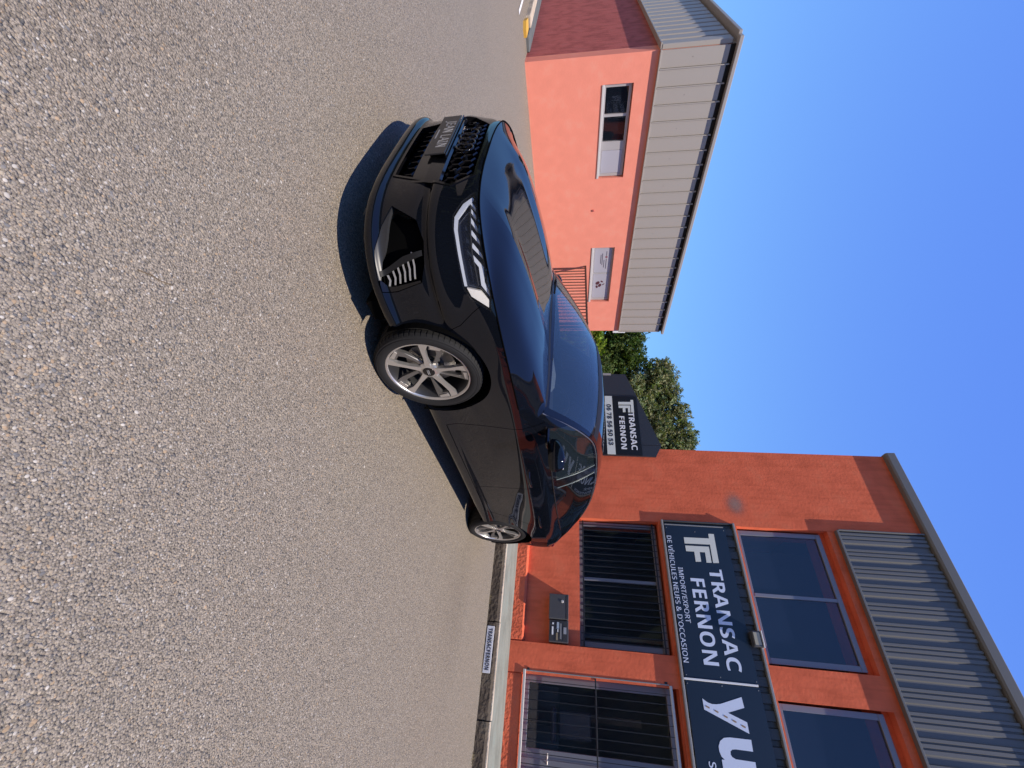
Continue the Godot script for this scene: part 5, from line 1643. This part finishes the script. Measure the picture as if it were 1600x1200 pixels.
func make_wheel() -> Node3D:
	# turned about z, its face towards +z
	var w := Node3D.new()
	w.name = "wheel"
	var tb := MB.new()
	var half := PackedVector2Array([Vector2(0.244, 0.086), Vector2(0.247, 0.100), Vector2(0.256, 0.107), Vector2(0.272, 0.1105), Vector2(0.286, 0.110), Vector2(0.299, 0.104), Vector2(0.303, 0.1045), Vector2(0.309, 0.098)])
	var tread := PackedVector2Array([Vector2(0.314, 0.088), Vector2(0.317, 0.062), Vector2(0.309, 0.060), Vector2(0.309, 0.052), Vector2(0.3175, 0.050), Vector2(0.318, 0.022), Vector2(0.309, 0.020), Vector2(0.309, 0.008), Vector2(0.318, 0.006), Vector2(0.318, -0.022), Vector2(0.309, -0.024), Vector2(0.309, -0.034), Vector2(0.3175, -0.036), Vector2(0.317, -0.06), Vector2(0.309, -0.098), Vector2(0.286, -0.110), Vector2(0.247, -0.100), Vector2(0.244, -0.086)])
	var whole := half.duplicate()
	whole.append_array(tread)
	tb.lathe(whole, 96)
	var tyre := part("tyre", tb, M.tyre, w)
	var blocks := MB.new()
	for k in 64:
		var a := TAU * k / 64
		var x := Transform3D(Basis(Vector3.BACK, a), Vector3.ZERO)
		blocks.x = x
		blocks.quad_out(Vector3(0.3100, -0.0105, 0.1), Vector3(0.3100, 0.0105, 0.1), Vector3(0.3180, 0.0105, 0.085), Vector3(0.3180, -0.0105, 0.085), Vector3.ZERO)
		blocks.quad_out(Vector3(0.3180, -0.0105, 0.085), Vector3(0.3180, 0.0105, 0.085), Vector3(0.3195, 0.0105, 0.063), Vector3(0.3195, -0.0105, 0.063), Vector3.ZERO)
		for s in [-1.0, 1.0]:
			blocks.quad(Vector3(0.304, 0.0105 * s, 0.1), Vector3(0.3100, 0.0105 * s, 0.1), Vector3(0.3180, 0.0105 * s, 0.085), Vector3(0.308, 0.0105 * s, 0.085))
			blocks.quad(Vector3(0.308, 0.0105 * s, 0.085), Vector3(0.3180, 0.0105 * s, 0.085), Vector3(0.3195, 0.0105 * s, 0.063), Vector3(0.308, 0.0105 * s, 0.063))
	var bm := part("tread_block", blocks, M.tyre, tyre)
	bm.set_meta("kind", "stuff")
	# raised ring and marks on the side wall
	var sw := MB.new()
	sw.lathe(PackedVector2Array([Vector2(0.291, 0.1085), Vector2(0.2925, 0.1100), Vector2(0.294, 0.1070)]), 96)
	part("side_wall_ring", sw, M.tyre, tyre)
	var rb := MB.new()
	rb.lathe(PackedVector2Array([Vector2(0.2500, 0.090), Vector2(0.2505, 0.098), Vector2(0.247, 0.101), Vector2(0.241, 0.1005), Vector2(0.236, 0.096), Vector2(0.234, 0.088)]), 96)
	part("rim_edge", rb, M.alloy, w)
	var ib := MB.new()
	ib.lathe(PackedVector2Array([Vector2(0.2345, 0.090), Vector2(0.222, 0.07), Vector2(0.215, 0.0), Vector2(0.215, -0.09)]), 72)
	ib.lathe(PackedVector2Array([Vector2(0.215, -0.09), Vector2(0.06, -0.09)]), 72)
	part("rim_barrel", ib, M.alloy_dark, w)
	var db := MB.new()
	db.lathe(PackedVector2Array([Vector2(0.148, -0.012), Vector2(0.148, 0.010), Vector2(0.075, 0.010), Vector2(0.07, 0.03), Vector2(0.0001, 0.03)]), 64)
	part("brake_disc", db, M.disc, w)
	var cb := MB.new()
	for k in 10:
		var a0 := PI * (0.80 + 0.035 * k); var a1 := PI * (0.80 + 0.035 * (k + 1))
		var p := func(a: float, r: float, z: float) -> Vector3: return Vector3(cos(a) * r, sin(a) * r, z)
		cb.quad(p.call(a0, 0.095, 0.035), p.call(a1, 0.095, 0.035), p.call(a1, 0.168, 0.035), p.call(a0, 0.168, 0.035))
		cb.quad(p.call(a0, 0.168, 0.035), p.call(a1, 0.168, 0.035), p.call(a1, 0.168, -0.03), p.call(a0, 0.168, -0.03))
	part("caliper", cb, M.alloy_dark, w)
	var at := func(deg: float, r: float, z: float) -> Vector3: return Vector3(cos(deg_to_rad(deg)) * r, sin(deg_to_rad(deg)) * r, z)
	for k in 5:
		var t := 30.0 + 72.0 * k
		# bright machined arm, broadening to the rim
		var sb := MB.new()
		slab(sb, [at.call(t + 22, 0.044, 0.078), at.call(t + 4.5, 0.12, 0.086), at.call(t + 3.5, 0.2365, 0.094), at.call(t - 9.0, 0.2365, 0.094), at.call(t - 4.5, 0.185, 0.090), at.call(t - 5.5, 0.12, 0.085), at.call(t - 26, 0.044, 0.078)], 0.022)
		part("spoke", sb, M.alloy, w)
		# darker wing that leaves the arm near the rim and turns back to the hub
		var wb := MB.new()
		slab(wb, [at.call(t - 10.2, 0.2345, 0.090), at.call(t - 30.0, 0.2345, 0.088), at.call(t - 33.0, 0.185, 0.074), at.call(t - 40.0, 0.10, 0.062), at.call(t - 46.0, 0.055, 0.062), at.call(t - 28.0, 0.052, 0.066), at.call(t - 27.0, 0.10, 0.068), at.call(t - 24.5, 0.165, 0.076), at.call(t - 21.0, 0.196, 0.082), at.call(t - 9.5, 0.196, 0.084)], 0.020)
		part("spoke_wing", wb, M.alloy_mid, w)
		var fb := MB.new()
		slab(fb, [at.call(t - 11.5, 0.2325, 0.0925), at.call(t - 27.5, 0.2325, 0.0905), at.call(t - 27.0, 0.214, 0.0885), at.call(t - 12.0, 0.206, 0.0895)], 0.004)
		part("spoke_facet", fb, M.alloy, w)
		var bb := MB.new()
		bb.x = Transform3D(Basis(), at.call(t - 36.0, 0.052, 0.066))
		bb.lathe(PackedVector2Array([Vector2(0.010, -0.01), Vector2(0.010, 0.004), Vector2(0.0001, 0.004)]), 14)
		part("wheel_bolt", bb, M.void, w)
	var hb := MB.new()
	hb.lathe(PackedVector2Array([Vector2(0.062, 0.04), Vector2(0.062, 0.070), Vector2(0.046, 0.079), Vector2(0.036, 0.081)]), 40)
	part("hub", hb, M.alloy, w)
	var cap := MB.new()
	cap.lathe(PackedVector2Array([Vector2(0.036, 0.078), Vector2(0.034, 0.084), Vector2(0.0001, 0.086)]), 40)
	var cp := part("hub_cap", cap, M.gloss, w)
	for k in 4:
		var r4 := MB.new()
		var rp := PackedVector3Array()
		for j in 17: rp.append(Vector3(-0.0145 + 0.0097 * k + 0.0062 * cos(TAU * j / 16), 0.0062 * sin(TAU * j / 16), 0.0868))
		r4.tube(rp, 0.0010, 5, false)
		part("badge_ring", r4, M.silver, cp)
	return w

func slab(b: MB, top: Array, deep: float) -> void:
	# an outline of points in space, fanned over its middle, with side walls going down
	var c := Vector3.ZERO
	for q in top: c += q / top.size()
	var flat := PackedVector2Array()
	for q in top: flat.append(Vector2(q.x, q.y))
	var idx := Geometry2D.triangulate_polygon(flat)
	for i in range(0, idx.size(), 3):
		b.tri_out(top[idx[i]], top[idx[i + 1]], top[idx[i + 2]], c - Vector3(0, 0, 1))
	var cw := Geometry2D.is_polygon_clockwise(flat)
	for i in top.size():
		var p: Vector3 = top[i]; var q: Vector3 = top[(i + 1) % top.size()]
		var d := Vector3(0, 0, -deep)
		var mid: Vector3 = (p + q) / 2.0
		var side := (q - p).cross(Vector3(0, 0, 1)) * (-1.0 if not cw else 1.0)
		b.quad_out(p, q, q + d, p + d, mid + d * 0.5 + side)
